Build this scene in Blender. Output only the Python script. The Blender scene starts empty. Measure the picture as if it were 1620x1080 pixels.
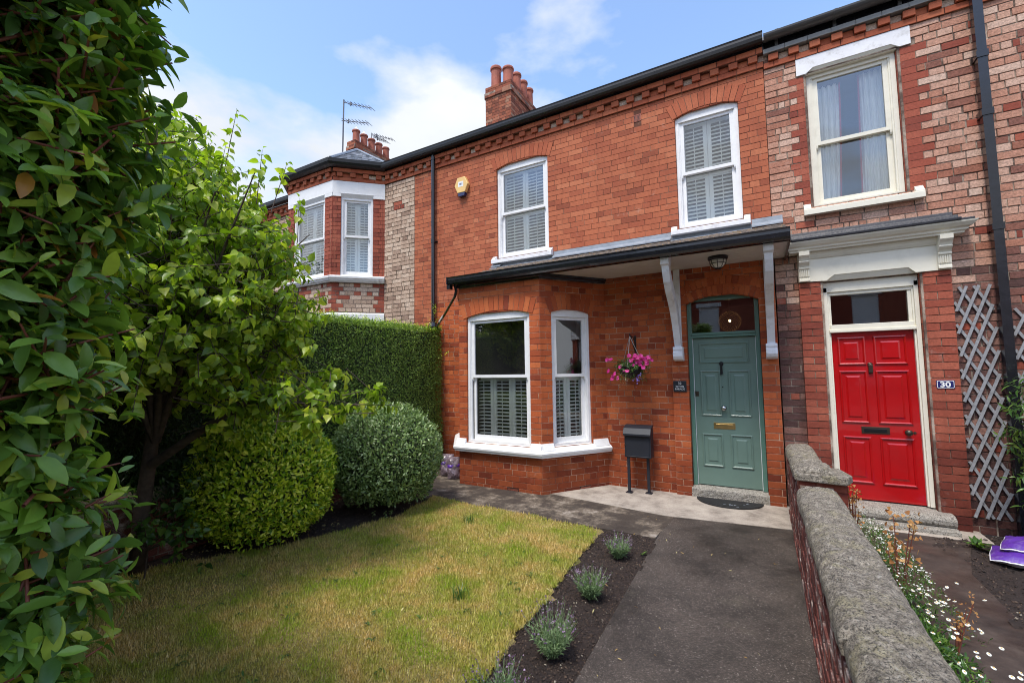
import bpy, math, random
import numpy as np
from mathutils import Matrix, Vector
random.seed(7); RNG = np.random.default_rng(11)
S = bpy.context.scene; COL = S.collection
# ---------------------------------------------------------------- camera
CAM = Vector((0.0, -6.5087, 1.6807))
cam_data = bpy.data.cameras.new('camera'); cam_data.sensor_width = 36; cam_data.lens = 683 / 1620 * 36
cam_data.clip_start = 0.05; cam_data.clip_end = 2000
cam = bpy.data.objects.new('camera', cam_data); COL.objects.link(cam)
r_, u_, f_ = (0.86946, 0.49381, -0.01367), (0.04622, -0.05378, 0.99748), (-0.49184, 0.8679, 0.06958)
cam.matrix_world = Matrix(((r_[0], u_[0], -f_[0], CAM.x), (r_[1], u_[1], -f_[1], CAM.y), (r_[2], u_[2], -f_[2], CAM.z), (0, 0, 0, 1)))
S.camera = cam
# ---------------------------------------------------------------- sky, sun, exposure
SUN_EL, SUN_AZ = math.radians(63), math.radians(186)      # azimuth clockwise from +Y
world = bpy.data.worlds.new("World"); S.world = world; world.use_nodes = True
wn, wl = world.node_tree.nodes, world.node_tree.links
wn.clear()
wo = wn.new('ShaderNodeOutputWorld'); bg = wn.new('ShaderNodeBackground'); bg.inputs['Strength'].default_value = 0.145
sky = wn.new('ShaderNodeTexSky'); sky.sky_type = 'NISHITA'; sky.sun_disc = False
sky.sun_elevation = SUN_EL; sky.sun_rotation = SUN_AZ; sky.air_density = 1.0; sky.dust_density = 0.9; sky.ozone_density = 1.8
tc = wn.new('ShaderNodeTexCoord'); mp = wn.new('ShaderNodeMapping'); mp.inputs['Scale'].default_value = (1.0, 1.0, 2.1)
mp.inputs['Location'].default_value = (0.35, 0.6, 0.1)
n1 = wn.new('ShaderNodeTexNoise'); n1.inputs['Scale'].default_value = 2.5; n1.inputs['Detail'].default_value = 9; n1.inputs['Roughness'].default_value = 0.52
cr = wn.new('ShaderNodeValToRGB'); cr.color_ramp.elements[0].position = 0.47; cr.color_ramp.elements[1].position = 0.62
sep = wn.new('ShaderNodeSeparateXYZ'); mr = wn.new('ShaderNodeMapRange')      # more cloud towards the horizon
mr.inputs['From Min'].default_value = 0.0; mr.inputs['From Max'].default_value = 0.66; mr.inputs['To Min'].default_value = 0.27; mr.inputs['To Max'].default_value = -0.07
ad = wn.new('ShaderNodeMath'); ad.operation = 'ADD'
mx = wn.new('ShaderNodeMix'); mx.data_type = 'RGBA'; mx.inputs['B'].default_value = (6.6, 7.0, 7.6, 1)
n2 = wn.new('ShaderNodeTexNoise'); n2.inputs['Scale'].default_value = 3.5; n2.inputs['Detail'].default_value = 5
cm = wn.new('ShaderNodeMix'); cm.data_type = 'RGBA'; cm.inputs['A'].default_value = (1.9, 2.05, 2.3, 1); cm.inputs['B'].default_value = (3.1, 3.2, 3.35, 1)
wl.new(tc.outputs['Generated'], mp.inputs['Vector']); wl.new(mp.outputs['Vector'], n1.inputs['Vector']); wl.new(mp.outputs['Vector'], n2.inputs['Vector'])
wl.new(tc.outputs['Generated'], sep.inputs[0]); wl.new(sep.outputs['Z'], mr.inputs['Value'])
wl.new(n1.outputs['Fac'], ad.inputs[0]); wl.new(mr.outputs['Result'], ad.inputs[1]); wl.new(ad.outputs[0], cr.inputs['Fac'])
wl.new(cr.outputs['Color'], mx.inputs['Factor']); wl.new(sky.outputs['Color'], mx.inputs['A'])
wl.new(n2.outputs['Fac'], cm.inputs['Factor']); wl.new(cm.outputs['Result'], mx.inputs['B'])
wl.new(mx.outputs['Result'], bg.inputs['Color']); wl.new(bg.outputs['Background'], wo.inputs['Surface'])
sd = bpy.data.lights.new('sun', 'SUN'); sd.energy = 1.5; sd.angle = math.radians(14); sd.color = (1, 0.95, 0.86)
sun = bpy.data.objects.new('sun', sd); COL.objects.link(sun)
sv = Vector((math.sin(SUN_AZ) * math.cos(SUN_EL), math.cos(SUN_AZ) * math.cos(SUN_EL), math.sin(SUN_EL)))
sun.rotation_euler = sv.to_track_quat('Z', 'Y').to_euler(); sun.location = (-5, -12, 12)
S.view_settings.view_transform = 'Standard'; S.view_settings.look = 'None'; S.view_settings.gamma = 1
S.view_settings.exposure = 1.32
S.view_settings.use_curve_mapping = False
S.render.engine = 'CYCLES'; S.cycles.max_bounces = 6; S.cycles.transparent_max_bounces = 8
S.cycles.use_adaptive_sampling = True; S.cycles.adaptive_threshold = 0.01
S.cycles.use_denoising = True; S.cycles.filter_width = 1.0; S.cycles.sample_clamp_indirect = 4

# ---------------------------------------------------------------- materials
M = {}
def nodemat(name):
    m = bpy.data.materials.new(name); m.use_nodes = True; nt = m.node_tree; nt.nodes.clear()
    o = nt.nodes.new('ShaderNodeOutputMaterial'); b = nt.nodes.new('ShaderNodeBsdfPrincipled'); nt.links.new(b.outputs[0], o.inputs[0])
    M[name] = m; return m, nt, b, o
def N(nt, t, **kw):
    n = nt.nodes.new(t)
    for k, v in kw.items():
        if k in n.inputs.keys(): n.inputs[k].default_value = v
        else: setattr(n, k, v)
    return n
def pos(nt): return nt.nodes.new('ShaderNodeNewGeometry').outputs['Position']
def ramp(nt, fac, stops, interp='LINEAR'):
    r = nt.nodes.new('ShaderNodeValToRGB'); r.color_ramp.interpolation = interp
    e = r.color_ramp.elements
    while len(e) > 1: e.remove(e[0])
    e[0].position = stops[0][0]; e[0].color = (*stops[0][1], 1)
    for p, c in stops[1:]:
        k = e.new(p); k.color = (*c, 1)
    nt.links.new(fac, r.inputs[0]); return r.outputs['Color']
def noise(nt, scale, detail=4, rough=.55, vec=None, dist=0):
    n = N(nt, 'ShaderNodeTexNoise', Scale=scale, Detail=detail, Roughness=rough, Distortion=dist)
    nt.links.new(vec if vec else pos(nt), n.inputs['Vector']); return n.outputs['Fac']
def mix(nt, fac, a, b, mode='MIX'):
    n = nt.nodes.new('ShaderNodeMix'); n.data_type = 'RGBA'; n.blend_type = mode
    for sock, v in (('Factor', fac), ('A', a), ('B', b)):
        if isinstance(v, (int, float)): n.inputs[sock].default_value = v
        elif isinstance(v, tuple): n.inputs[sock].default_value = (*v, 1)
        else: nt.links.new(v, n.inputs[sock])
    return n.outputs['Result']
def math_(nt, op, a, b=0.5):
    n = nt.nodes.new('ShaderNodeMath'); n.operation = op
    for i, v in enumerate((a, b)):
        if isinstance(v, (int, float)): n.inputs[i].default_value = v
        else: nt.links.new(v, n.inputs[i])
    return n.outputs[0]
def rng_(nt, v, a, b, c=0, d=1):
    n = N(nt, 'ShaderNodeMapRange'); n.inputs['From Min'].default_value = a; n.inputs['From Max'].default_value = b
    n.inputs['To Min'].default_value = c; n.inputs['To Max'].default_value = d; nt.links.new(v, n.inputs['Value']); return n.outputs['Result']
def bump(nt, b, h, strength=.3, dist=.01):
    n = N(nt, 'ShaderNodeBump', Strength=strength, Distance=dist); nt.links.new(h, n.inputs['Height']); nt.links.new(n.outputs[0], b.inputs['Normal'])
def rand(nt):
    o = nt.nodes.new('ShaderNodeObjectInfo').outputs['Random']; g = nt.nodes.new('ShaderNodeNewGeometry').outputs['Random Per Island']
    return math_(nt, 'FRACT', math_(nt, 'ADD', o, g))
def zc(nt):
    s = nt.nodes.new('ShaderNodeSeparateXYZ'); nt.links.new(pos(nt), s.inputs[0]); return s.outputs['Z']
def simple(name, col, rough=.5, metal=0, var=.12, nscale=8, bmp=0, bscale=60, spec=.5, coat=0, dirt=None, dirt_amt=.3, dscale=3):
    m, nt, b, o = nodemat(name)
    c = mix(nt, rng_(nt, noise(nt, nscale, 5), .3, .7), tuple(x * (1 - var) for x in col), tuple(min(1, x * (1 + var)) for x in col))
    if dirt: c = mix(nt, rng_(nt, noise(nt, dscale, 8, .7), .52, .75, 0, dirt_amt), c, dirt)
    nt.links.new(c, b.inputs['Base Color']); b.inputs['Roughness'].default_value = rough; b.inputs['Metallic'].default_value = metal
    b.inputs['Specular IOR Level'].default_value = spec; b.inputs['Coat Weight'].default_value = coat
    if bmp: bump(nt, b, noise(nt, bscale, 4), bmp, .004)
    return m
def brickmat(name, stops, fine=.25, stain=.35, bmp=.25, light=0, damp=.0, rough=.8, lt=.60):
    m, nt, b, o = nodemat(name)
    c = ramp(nt, rand(nt), stops)
    c = mix(nt, fine, c, ramp(nt, noise(nt, 55, 6, .7), [(.3, (.35, .33, .32)), (.7, (1.25, 1.2, 1.2))]), 'MULTIPLY')
    c = mix(nt, rng_(nt, noise(nt, .9, 8, .68), .5, .72, 0, stain), c, (.35, .28, .26), 'MULTIPLY')
    mpn = nt.nodes.new('ShaderNodeMapping'); mpn.inputs['Scale'].default_value = (7, 7, .55); nt.links.new(pos(nt), mpn.inputs['Vector'])
    c = mix(nt, rng_(nt, noise(nt, 1, 7, .65, vec=mpn.outputs[0]), .52, .72, 0, .30), c, (.42, .36, .34), 'MULTIPLY')
    if light: c = mix(nt, rng_(nt, noise(nt, 5, 9, .75), lt, lt + .12, 0, light), c, (.62, .5, .42))
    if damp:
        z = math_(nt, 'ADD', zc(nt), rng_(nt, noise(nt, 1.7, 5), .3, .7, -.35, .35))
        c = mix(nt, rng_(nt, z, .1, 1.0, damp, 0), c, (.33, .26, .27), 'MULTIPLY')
    c = mix(nt, rng_(nt, noise(nt, 150, 3, .6), .66, .74, 0, .5), c, (.13, .06, .045))
    nt.links.new(c, b.inputs['Base Color']); b.inputs['Roughness'].default_value = rough; b.inputs['Specular IOR Level'].default_value = .3
    bump(nt, b, noise(nt, 90, 6, .7), bmp, .006); return m
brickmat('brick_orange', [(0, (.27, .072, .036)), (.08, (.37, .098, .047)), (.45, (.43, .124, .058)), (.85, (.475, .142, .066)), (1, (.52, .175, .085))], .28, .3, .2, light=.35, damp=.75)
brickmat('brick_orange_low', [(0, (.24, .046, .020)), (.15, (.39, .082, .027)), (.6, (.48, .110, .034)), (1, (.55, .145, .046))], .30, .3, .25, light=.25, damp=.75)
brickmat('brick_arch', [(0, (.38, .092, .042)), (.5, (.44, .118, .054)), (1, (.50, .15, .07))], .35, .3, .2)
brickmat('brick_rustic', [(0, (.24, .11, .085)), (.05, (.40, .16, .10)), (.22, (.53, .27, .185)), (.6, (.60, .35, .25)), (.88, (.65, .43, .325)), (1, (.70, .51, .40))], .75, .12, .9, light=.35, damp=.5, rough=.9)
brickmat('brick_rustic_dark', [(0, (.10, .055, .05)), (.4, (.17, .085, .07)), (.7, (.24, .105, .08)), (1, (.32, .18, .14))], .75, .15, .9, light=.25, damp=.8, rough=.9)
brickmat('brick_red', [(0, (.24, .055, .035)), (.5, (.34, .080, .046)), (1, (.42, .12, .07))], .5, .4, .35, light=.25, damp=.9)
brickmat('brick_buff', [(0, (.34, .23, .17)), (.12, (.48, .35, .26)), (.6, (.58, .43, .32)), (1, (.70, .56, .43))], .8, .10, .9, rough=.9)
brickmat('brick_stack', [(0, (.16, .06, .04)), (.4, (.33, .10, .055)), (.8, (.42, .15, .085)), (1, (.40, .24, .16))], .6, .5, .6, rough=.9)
brickmat('brick_wall', [(0, (.11, .035, .028)), (.5, (.20, .06, .045)), (1, (.30, .11, .085))], .7, .4, .9, light=.85, rough=.95, lt=.52)
def mortar(name, dark, pale, bias):
    m, nt, b, o = nodemat(name)
    c = mix(nt, rng_(nt, noise(nt, 3.5, 8, .7), bias - .1, bias + .12), dark, pale)
    c = mix(nt, .5, c, ramp(nt, noise(nt, 60, 4), [(.3, (.6, .6, .6)), (.7, (1.2, 1.2, 1.2))]), 'MULTIPLY')
    nt.links.new(c, b.inputs['Base Color']); b.inputs['Roughness'].default_value = .95; bump(nt, b, noise(nt, 120, 4), .5, .004)
mortar('mortar_main', (.13, .048, .028), (.44, .28, .19), .60)
mortar('mortar_low', (.24, .09, .055), (.66, .46, .32), .53)
mortar('mortar_rustic', (.11, .070, .052), (.52, .42, .33), .55)
mortar('mortar_buff', (.12, .085, .065), (.34, .27, .21), .56)
simple('white_paint', (.80, .80, .80), .35, var=.03, bmp=.08, bscale=25, dirt=(.42, .40, .36), dirt_amt=.25, dscale=6)
simple('old_white_paint', (.76, .76, .78), .5, var=.05, bmp=.35, bscale=30, dirt=(.30, .27, .23), dirt_amt=.6, dscale=9)
simple('cream_paint', (.76, .72, .60), .4, var=.03, bmp=.1, bscale=25, dirt=(.40, .36, .27), dirt_amt=.25, dscale=6)
simple('shutter_white', (.90, .92, .91), .45, var=.02)
simple('soffit_paint', (.62, .58, .52), .6, var=.06, bmp=.15, bscale=20, dirt=(.35, .30, .25), dirt_amt=.4, dscale=4)
simple('black_paint', (.012, .012, .016), .22, var=.3, bmp=.25, bscale=18, coat=.2)
simple('black_plastic', (.014, .014, .016), .35, var=.2, bmp=.05)
simple('felt', (.022, .022, .028), .45, var=.3, bmp=.8, bscale=45)
simple('grey_gutter', (.065, .062, .06), .4, var=.2, bmp=.1)
simple('grey_stone_strip', (.21, .21, .20), .7, var=.15, bmp=.2)
simple('lead', (.22, .25, .29), .5, var=.18, bmp=.35, bscale=25, dirt=(.5, .5, .5), dirt_amt=.4, dscale=12)
simple('green_door', (.135, .210, .172), .36, var=.05, nscale=5, bmp=.10, bscale=14, coat=.08)
simple('green_frame', (.09, .185, .145), .38, var=.05, bmp=.15, bscale=20)
simple('red_door', (.40, .004, .006), .20, var=.10, nscale=3, bmp=.22, bscale=11, coat=.5, dirt=(.30, .02, .02), dirt_amt=.3, dscale=5)
simple('brass', (.62, .46, .20), .28, 1, var=.12)
simple('bronze', (.075, .06, .045), .38, .7, var=.2)
simple('chrome', (.55, .55, .56), .12, 1, var=.05)
simple('black_iron', (.010, .010, .011), .4, .3, var=.2)
simple('black_metal', (.011, .013, .020), .55, .0, var=.15, bmp=.15, bscale=40)
simple('rubber', (.012, .012, .013), .7, var=.3, bmp=.6, bscale=120)
simple('plaque_slate', (.022, .025, .032), .35, var=.2)
simple('enamel_blue', (.018, .024, .12), .18, var=.1, coat=.5)
simple('white_print', (.80, .80, .78), .5, var=.02)
simple('alarm_yellow', (.80, .52, .19), .4, var=.06)
simple('alarm_blue', (.012, .02, .09), .2, var=.2, coat=.5)
simple('curtain', (.86, .87, .84), .85, var=.04)
simple('curtain_red', (.42, .04, .05), .8)
simple('terracotta', (.36, .105, .065), .75, var=.25, nscale=5, bmp=.2)
simple('timber_grey', (.27, .27, .28), .75, var=.25, nscale=25, bmp=.4, bscale=80)
simple('bag_purple', (.095, .028, .30), .35, var=.25, bmp=1.0, bscale=16, dirt=(.35, .30, .45), dirt_amt=.5, dscale=9)
simple('bag_white', (.70, .70, .74), .35, var=.05, bmp=.4, bscale=14)
simple('bag_mulch', (.15, .11, .13), .3, var=.6, nscale=35, bmp=.6, bscale=40, dirt=(.5, .45, .55), dirt_amt=.7, dscale=25)
simple('aerial_metal', (.12, .12, .13), .4, .6)
simple('white_pole', (.8, .8, .8), .4)
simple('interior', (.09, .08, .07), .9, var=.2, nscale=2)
simple('interior_pale', (.30, .30, .34), .9, var=.1, nscale=1)
simple('bark', (.065, .045, .034), .85, var=.4, nscale=20, bmp=1, bscale=35)
simple('twig', (.18, .055, .035), .6, var=.3, nscale=20)
simple('hedge_core', (.028, .042, .014), .95, var=.6, nscale=30)
simple('chain', (.5, .48, .45), .4, .5)
simple('road', (.05, .05, .05), .9, bmp=.4)
# slate
m, nt, b, o = nodemat('slate')
c = ramp(nt, rand(nt), [(0, (.10, .11, .12)), (.5, (.20, .21, .23)), (.85, (.30, .31, .34)), (1, (.42, .43, .45))])
c = mix(nt, .4, c, ramp(nt, noise(nt, 30, 5), [(.3, (.6, .6, .6)), (.7, (1.3, 1.3, 1.3))]), 'MULTIPLY')
nt.links.new(c, b.inputs['Base Color']); b.inputs['Roughness'].default_value = .45; bump(nt, b, noise(nt, 60, 4), .3, .004)
m, nt, b, o = nodemat('mossy_tile')
c = ramp(nt, noise(nt, 22, 8, .75), [(.3, (.07, .055, .045)), (.45, (.16, .13, .11)), (.54, (.24, .20, .17)), (.60, (.34, .20, .08)), (.66, (.18, .16, .07)), (.75, (.42, .40, .37))])
nt.links.new(c, b.inputs['Base Color']); b.inputs['Roughness'].default_value = .9; bump(nt, b, noise(nt, 70, 5), .8, .01)
# stone
def stonemat(name, a, b_, c_, lich, fs=1.0):
    m, nt, b, o = nodemat(name)
    c = ramp(nt, noise(nt, 22 * fs, 12, .88), [(.40, a), (.5, b_), (.60, c_)])
    c = mix(nt, rng_(nt, noise(nt, 4.5, 12, .8), .52, .58, 0, lich * .6), c, (.42, .37, .20))
    c = mix(nt, rng_(nt, noise(nt, 120, 3, .7), .53, .58, 0, .8), c, (.045, .04, .034)); c = mix(nt, rng_(nt, noise(nt, 38, 6, .85), .54, .62, 0, .85), c, (.035, .03, .026)); c = mix(nt, rng_(nt, noise(nt, 75, 4, .8), .60, .68, 0, .7), c, (.48, .45, .40))
    c = mix(nt, rng_(nt, noise(nt, 16, 12, .9), .56, .60, 0, .75), c, (.60, .56, .48))
    nt.links.new(c, b.inputs['Base Color']); b.inputs['Roughness'].default_value = .92
    bump(nt, b, math_(nt, 'ADD', noise(nt, 45 * fs, 8, .75), math_(nt, 'MULTIPLY', noise(nt, 9, 4), 1.5)), 1.0, .03)
stonemat('coping_stone', (.10, .082, .062), (.31, .265, .205), (.58, .51, .41), .8)
stonemat('step_stone', (.34, .31, .27), (.46, .42, .36), (.56, .52, .45), .1)
# concrete / asphalt / soil
m, nt, b, o = nodemat('concrete')
c = ramp(nt, noise(nt, 4, 9, .7), [(.3, (.17, .14, .115)), (.5, (.36, .31, .26)), (.7, (.48, .42, .35))])
c = mix(nt, .5, c, ramp(nt, noise(nt, 70, 4), [(.3, (.65, .65, .65)), (.7, (1.2, 1.2, 1.2))]), 'MULTIPLY')
nt.links.new(c, b.inputs['Base Color']); b.inputs['Roughness'].default_value = .85; bump(nt, b, noise(nt, 90, 5), .4, .006)
m, nt, b, o = nodemat('mossy_concrete')
c = ramp(nt, noise(nt, 3.2, 10, .72), [(.36, (.035, .026, .02)), (.50, (.065, .05, .038)), (.58, (.17, .135, .10)), (.68, (.36, .31, .26))])
c = mix(nt, .5, c, ramp(nt, noise(nt, 60, 4), [(.3, (.5, .5, .5)), (.7, (1.3, 1.3, 1.3))]), 'MULTIPLY')
nt.links.new(c, b.inputs['Base Color']); b.inputs['Roughness'].default_value = .75; bump(nt, b, noise(nt, 60, 6), .5, .01)
m, nt, b, o = nodemat('asphalt')
v = N(nt, 'ShaderNodeTexVoronoi', Scale=170); nt.links.new(pos(nt), v.inputs['Vector'])
sp = nt.nodes.new('ShaderNodeSeparateColor'); nt.links.new(v.outputs['Color'], sp.inputs[0])
c = ramp(nt, sp.outputs[0], [(0, (.034, .027, .022)), (.7, (.070, .056, .047)), (.94, (.11, .09, .076)), (.99, (.19, .165, .145)), (1, (.36, .33, .30))])
c = mix(nt, 1, c, ramp(nt, noise(nt, 1.3, 9, .7), [(.38, (.40, .37, .34)), (.50, (.85, .82, .79)), (.64, (1.25, 1.2, 1.15))]), 'MULTIPLY')
c = mix(nt, rng_(nt, noise(nt, 2.1, 8, .7), .60, .72, 0, .3), c, (.11, .10, .06))
nt.links.new(c, b.inputs['Base Color']); nt.links.new(rng_(nt, noise(nt, 1.2, 4), .35, .65, .55, .85), b.inputs['Roughness'])
bump(nt, b, v.outputs['Distance'], .7, .004)
m, nt, b, o = nodemat('wet_paving')
c = ramp(nt, noise(nt, 5, 9, .7), [(.3, (.022, .015, .012)), (.55, (.055, .038, .03)), (.75, (.10, .075, .06))])
nt.links.new(c, b.inputs['Base Color']); nt.links.new(rng_(nt, noise(nt, 3, 5), .4, .6, .35, .7), b.inputs['Roughness']); bump(nt, b, noise(nt, 120, 6, .7), .5, .005)
m, nt, b, o = nodemat('soil')
c = ramp(nt, noise(nt, 30, 9, .75), [(.3, (.016, .010, .008)), (.55, (.042, .026, .02)), (.8, (.085, .055, .04))])
nt.links.new(c, b.inputs['Base Color']); b.inputs['Roughness'].default_value = .95; bump(nt, b, noise(nt, 55, 9, .8), 1, .03)
m, nt, b, o = nodemat('clod')
c = ramp(nt, rand(nt), [(0, (.014, .009, .007)), (.7, (.05, .032, .024)), (.97, (.10, .065, .045)), (1, (.3, .26, .2))])
nt.links.new(c, b.inputs['Base Color']); b.inputs['Roughness'].default_value = .95
m, nt, b, o = nodemat('turf')
c = ramp(nt, noise(nt, 2.0, 6), [(.35, (.34, .25, .11)), (.6, (.20, .19, .05))])
c = mix(nt, .6, c, ramp(nt, noise(nt, 60, 6, .7), [(.3, (.4, .4, .4)), (.7, (1.4, 1.3, 1.2))]), 'MULTIPLY')
nt.links.new(c, b.inputs['Base Color']); b.inputs['Roughness'].default_value = .95; bump(nt, b, noise(nt, 90, 6), .8, .02)
def leafmat(name, stops, trans=.25, rough=.45, vein=0, tcol=None, patch=None, spec=.5, pscale=.9):
    m, nt, b, o = nodemat(name)
    c = ramp(nt, rand(nt), stops)
    if patch: c = mix(nt, rng_(nt, noise(nt, pscale, 9, .7), .38, .60), c, ramp(nt, rand(nt), patch))
    c = mix(nt, .35, c, ramp(nt, noise(nt, 40, 3), [(.3, (.7, .7, .7)), (.7, (1.25, 1.25, 1.2))]), 'MULTIPLY')
    nt.links.new(c, b.inputs['Base Color']); b.inputs['Roughness'].default_value = rough; b.inputs['Specular IOR Level'].default_value = spec
    t = nt.nodes.new('ShaderNodeBsdfTranslucent'); s = nt.nodes.new('ShaderNodeMixShader'); s.inputs[0].default_value = trans
    tc_ = mix(nt, 1, c, (1.5, 1.7, .6), 'MULTIPLY'); nt.links.new(tc_, t.inputs[0])
    nt.links.new(b.outputs[0], s.inputs[1]); nt.links.new(t.outputs[0], s.inputs[2]); nt.links.new(s.outputs[0], o.inputs[0])
    if vein: bump(nt, b, noise(nt, vein, 3), .25, .003)
leafmat('laurel_leaf', [(0, (.06, .13, .030)), (.45, (.13, .25, .042)), (.75, (.22, .38, .055)), (.92, (.40, .50, .06)), (.972, (.34, .33, .04)), (1, (.38, .14, .03))], .30, .30, 60, spec=.45)
leafmat('pear_leaf', [(0, (.10, .17, .018)), (.35, (.22, .34, .03)), (.75, (.37, .47, .045)), (1, (.54, .57, .09))], .45, .38, 60)
leafmat('golden_leaf', [(0, (.07, .17, .012)), (.3, (.22, .38, .02)), (.65, (.58, .68, .04)), (1, (.88, .88, .16))], .25, .35)
leafmat('grey_green_leaf', [(0, (.07, .12, .04)), (.5, (.19, .29, .09)), (.85, (.32, .43, .17)), (1, (.40, .45, .26))], .2, .35)
leafmat('privet_leaf', [(0, (.06, .13, .02)), (.5, (.17, .28, .045)), (.9, (.29, .42, .07)), (1, (.42, .52, .12))], .25, .4)
leafmat('dark_leaf', [(0, (.010, .030, .007)), (.6, (.026, .070, .014)), (1, (.06, .12, .02))], .2, .4)
leafmat('shrub_leaf', [(0, (.02, .06, .012)), (.6, (.06, .14, .025)), (1, (.15, .24, .04))], .25, .35)
leafmat('grass_blade', [(0, (.16, .25, .015)), (.5, (.30, .38, .03)), (1, (.46, .48, .07))], .35, .5, patch=[(0, (.34, .24, .07)), (.5, (.62, .43, .17)), (1, (.84, .66, .36))], pscale=2.6)
leafmat('lavender_leaf', [(0, (.11, .19, .07)), (1, (.28, .38, .19))], .2, .6)
leafmat('lavender_flower', [(0, (.14, .07, .15)), (.6, (.30, .19, .33)), (1, (.48, .36, .48))], .2, .7)
leafmat('petunia', [(0, (.42, .008, .14)), (.6, (.66, .02, .26)), (1, (.75, .10, .42))], .25, .6)
leafmat('lobelia', [(0, (.10, .06, .40)), (1, (.3, .22, .6))], .2, .6)
leafmat('white_petal', [(0, (.62, .62, .58)), (1, (.82, .82, .8))], .2, .7)
leafmat('dry_flower', [(0, (.30, .12, .04)), (.6, (.50, .24, .08)), (1, (.60, .38, .17))], .25, .8)
leafmat('variegated_leaf', [(0, (.10, .2, .05)), (.5, (.4, .45, .3)), (1, (.7, .7, .6))], .25, .6)
leafmat('litter', [(0, (.10, .05, .02)), (.5, (.35, .22, .08)), (1, (.55, .5, .25))], .2, .8)
# glass
m, nt, b, o = nodemat('glass'); nt.nodes.remove(b)
tr = N(nt, 'ShaderNodeBsdfTransparent', Color=(.96, .98, .97, 1)); gl = N(nt, 'ShaderNodeBsdfGlossy', Roughness=0.0, Color=(1, 1, 1, 1))
fr = N(nt, 'ShaderNodeFresnel', IOR=1.52); ms = nt.nodes.new('ShaderNodeMixShader')
nt.links.new(math_(nt, 'MINIMUM', math_(nt, 'MULTIPLY', fr.outputs[0], 3.4), .9), ms.inputs[0])
nt.links.new(tr.outputs[0], ms.inputs[1]); nt.links.new(gl.outputs[0], ms.inputs[2]); nt.links.new(ms.outputs[0], o.inputs[0])
m, nt, b, o = nodemat('lamp_glass'); b.inputs['Base Color'].default_value = (.75, .74, .66, 1); b.inputs['Roughness'].default_value = .25
m, nt, b, o = nodemat('bulb_glow'); b.inputs['Emission Color'].default_value = (1, .72, .36, 1); b.inputs['Emission Strength'].default_value = 4
m, nt, b, o = nodemat('lamp_beads'); b.inputs['Base Color'].default_value = (.22, .13, .06, 1); b.inputs['Roughness'].default_value = .2
b.inputs['Emission Color'].default_value = (1, .5, .15, 1); b.inputs['Emission Strength'].default_value = .025

# ---------------------------------------------------------------- helpers
W = {}
def link(o, parent=None, loc=None):
    COL.objects.link(o)
    if parent is not None:
        o.parent = parent
        if loc is None: o.location = -W[parent]; W[o] = Vector((0, 0, 0))
        else: o.location = Vector(loc) - W[parent]; W[o] = Vector(loc)
    else: W[o] = Vector(loc) if loc is not None else Vector((0, 0, 0)); o.location = W[o]
    return o
def tag(o, label=None, cat=None, group=None, kind=None):
    if label: o['label'] = label
    if cat: o['category'] = cat
    if group: o['group'] = group
    if kind: o['kind'] = kind
    return o
def empty(name, loc, label, cat, group=None):
    o = bpy.data.objects.new(name, None); o.empty_display_size = .1; link(o, None, loc); return tag(o, label, cat, group)
class Fr:
    """local frame: a along the wall, b outward, z up"""
    def __init__(s, o, u, n=None):
        s.o = Vector(o); s.u = Vector(u).normalized(); s.n = Vector(n).normalized() if n else s.u.cross(Vector((0, 0, 1))).normalized()
    def __call__(s, a, b, z): return s.o + s.u * a + s.n * b + Vector((0, 0, z))
WF = Fr((0, 0, 0), (1, 0, 0))          # world facade frame: b = -y
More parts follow.
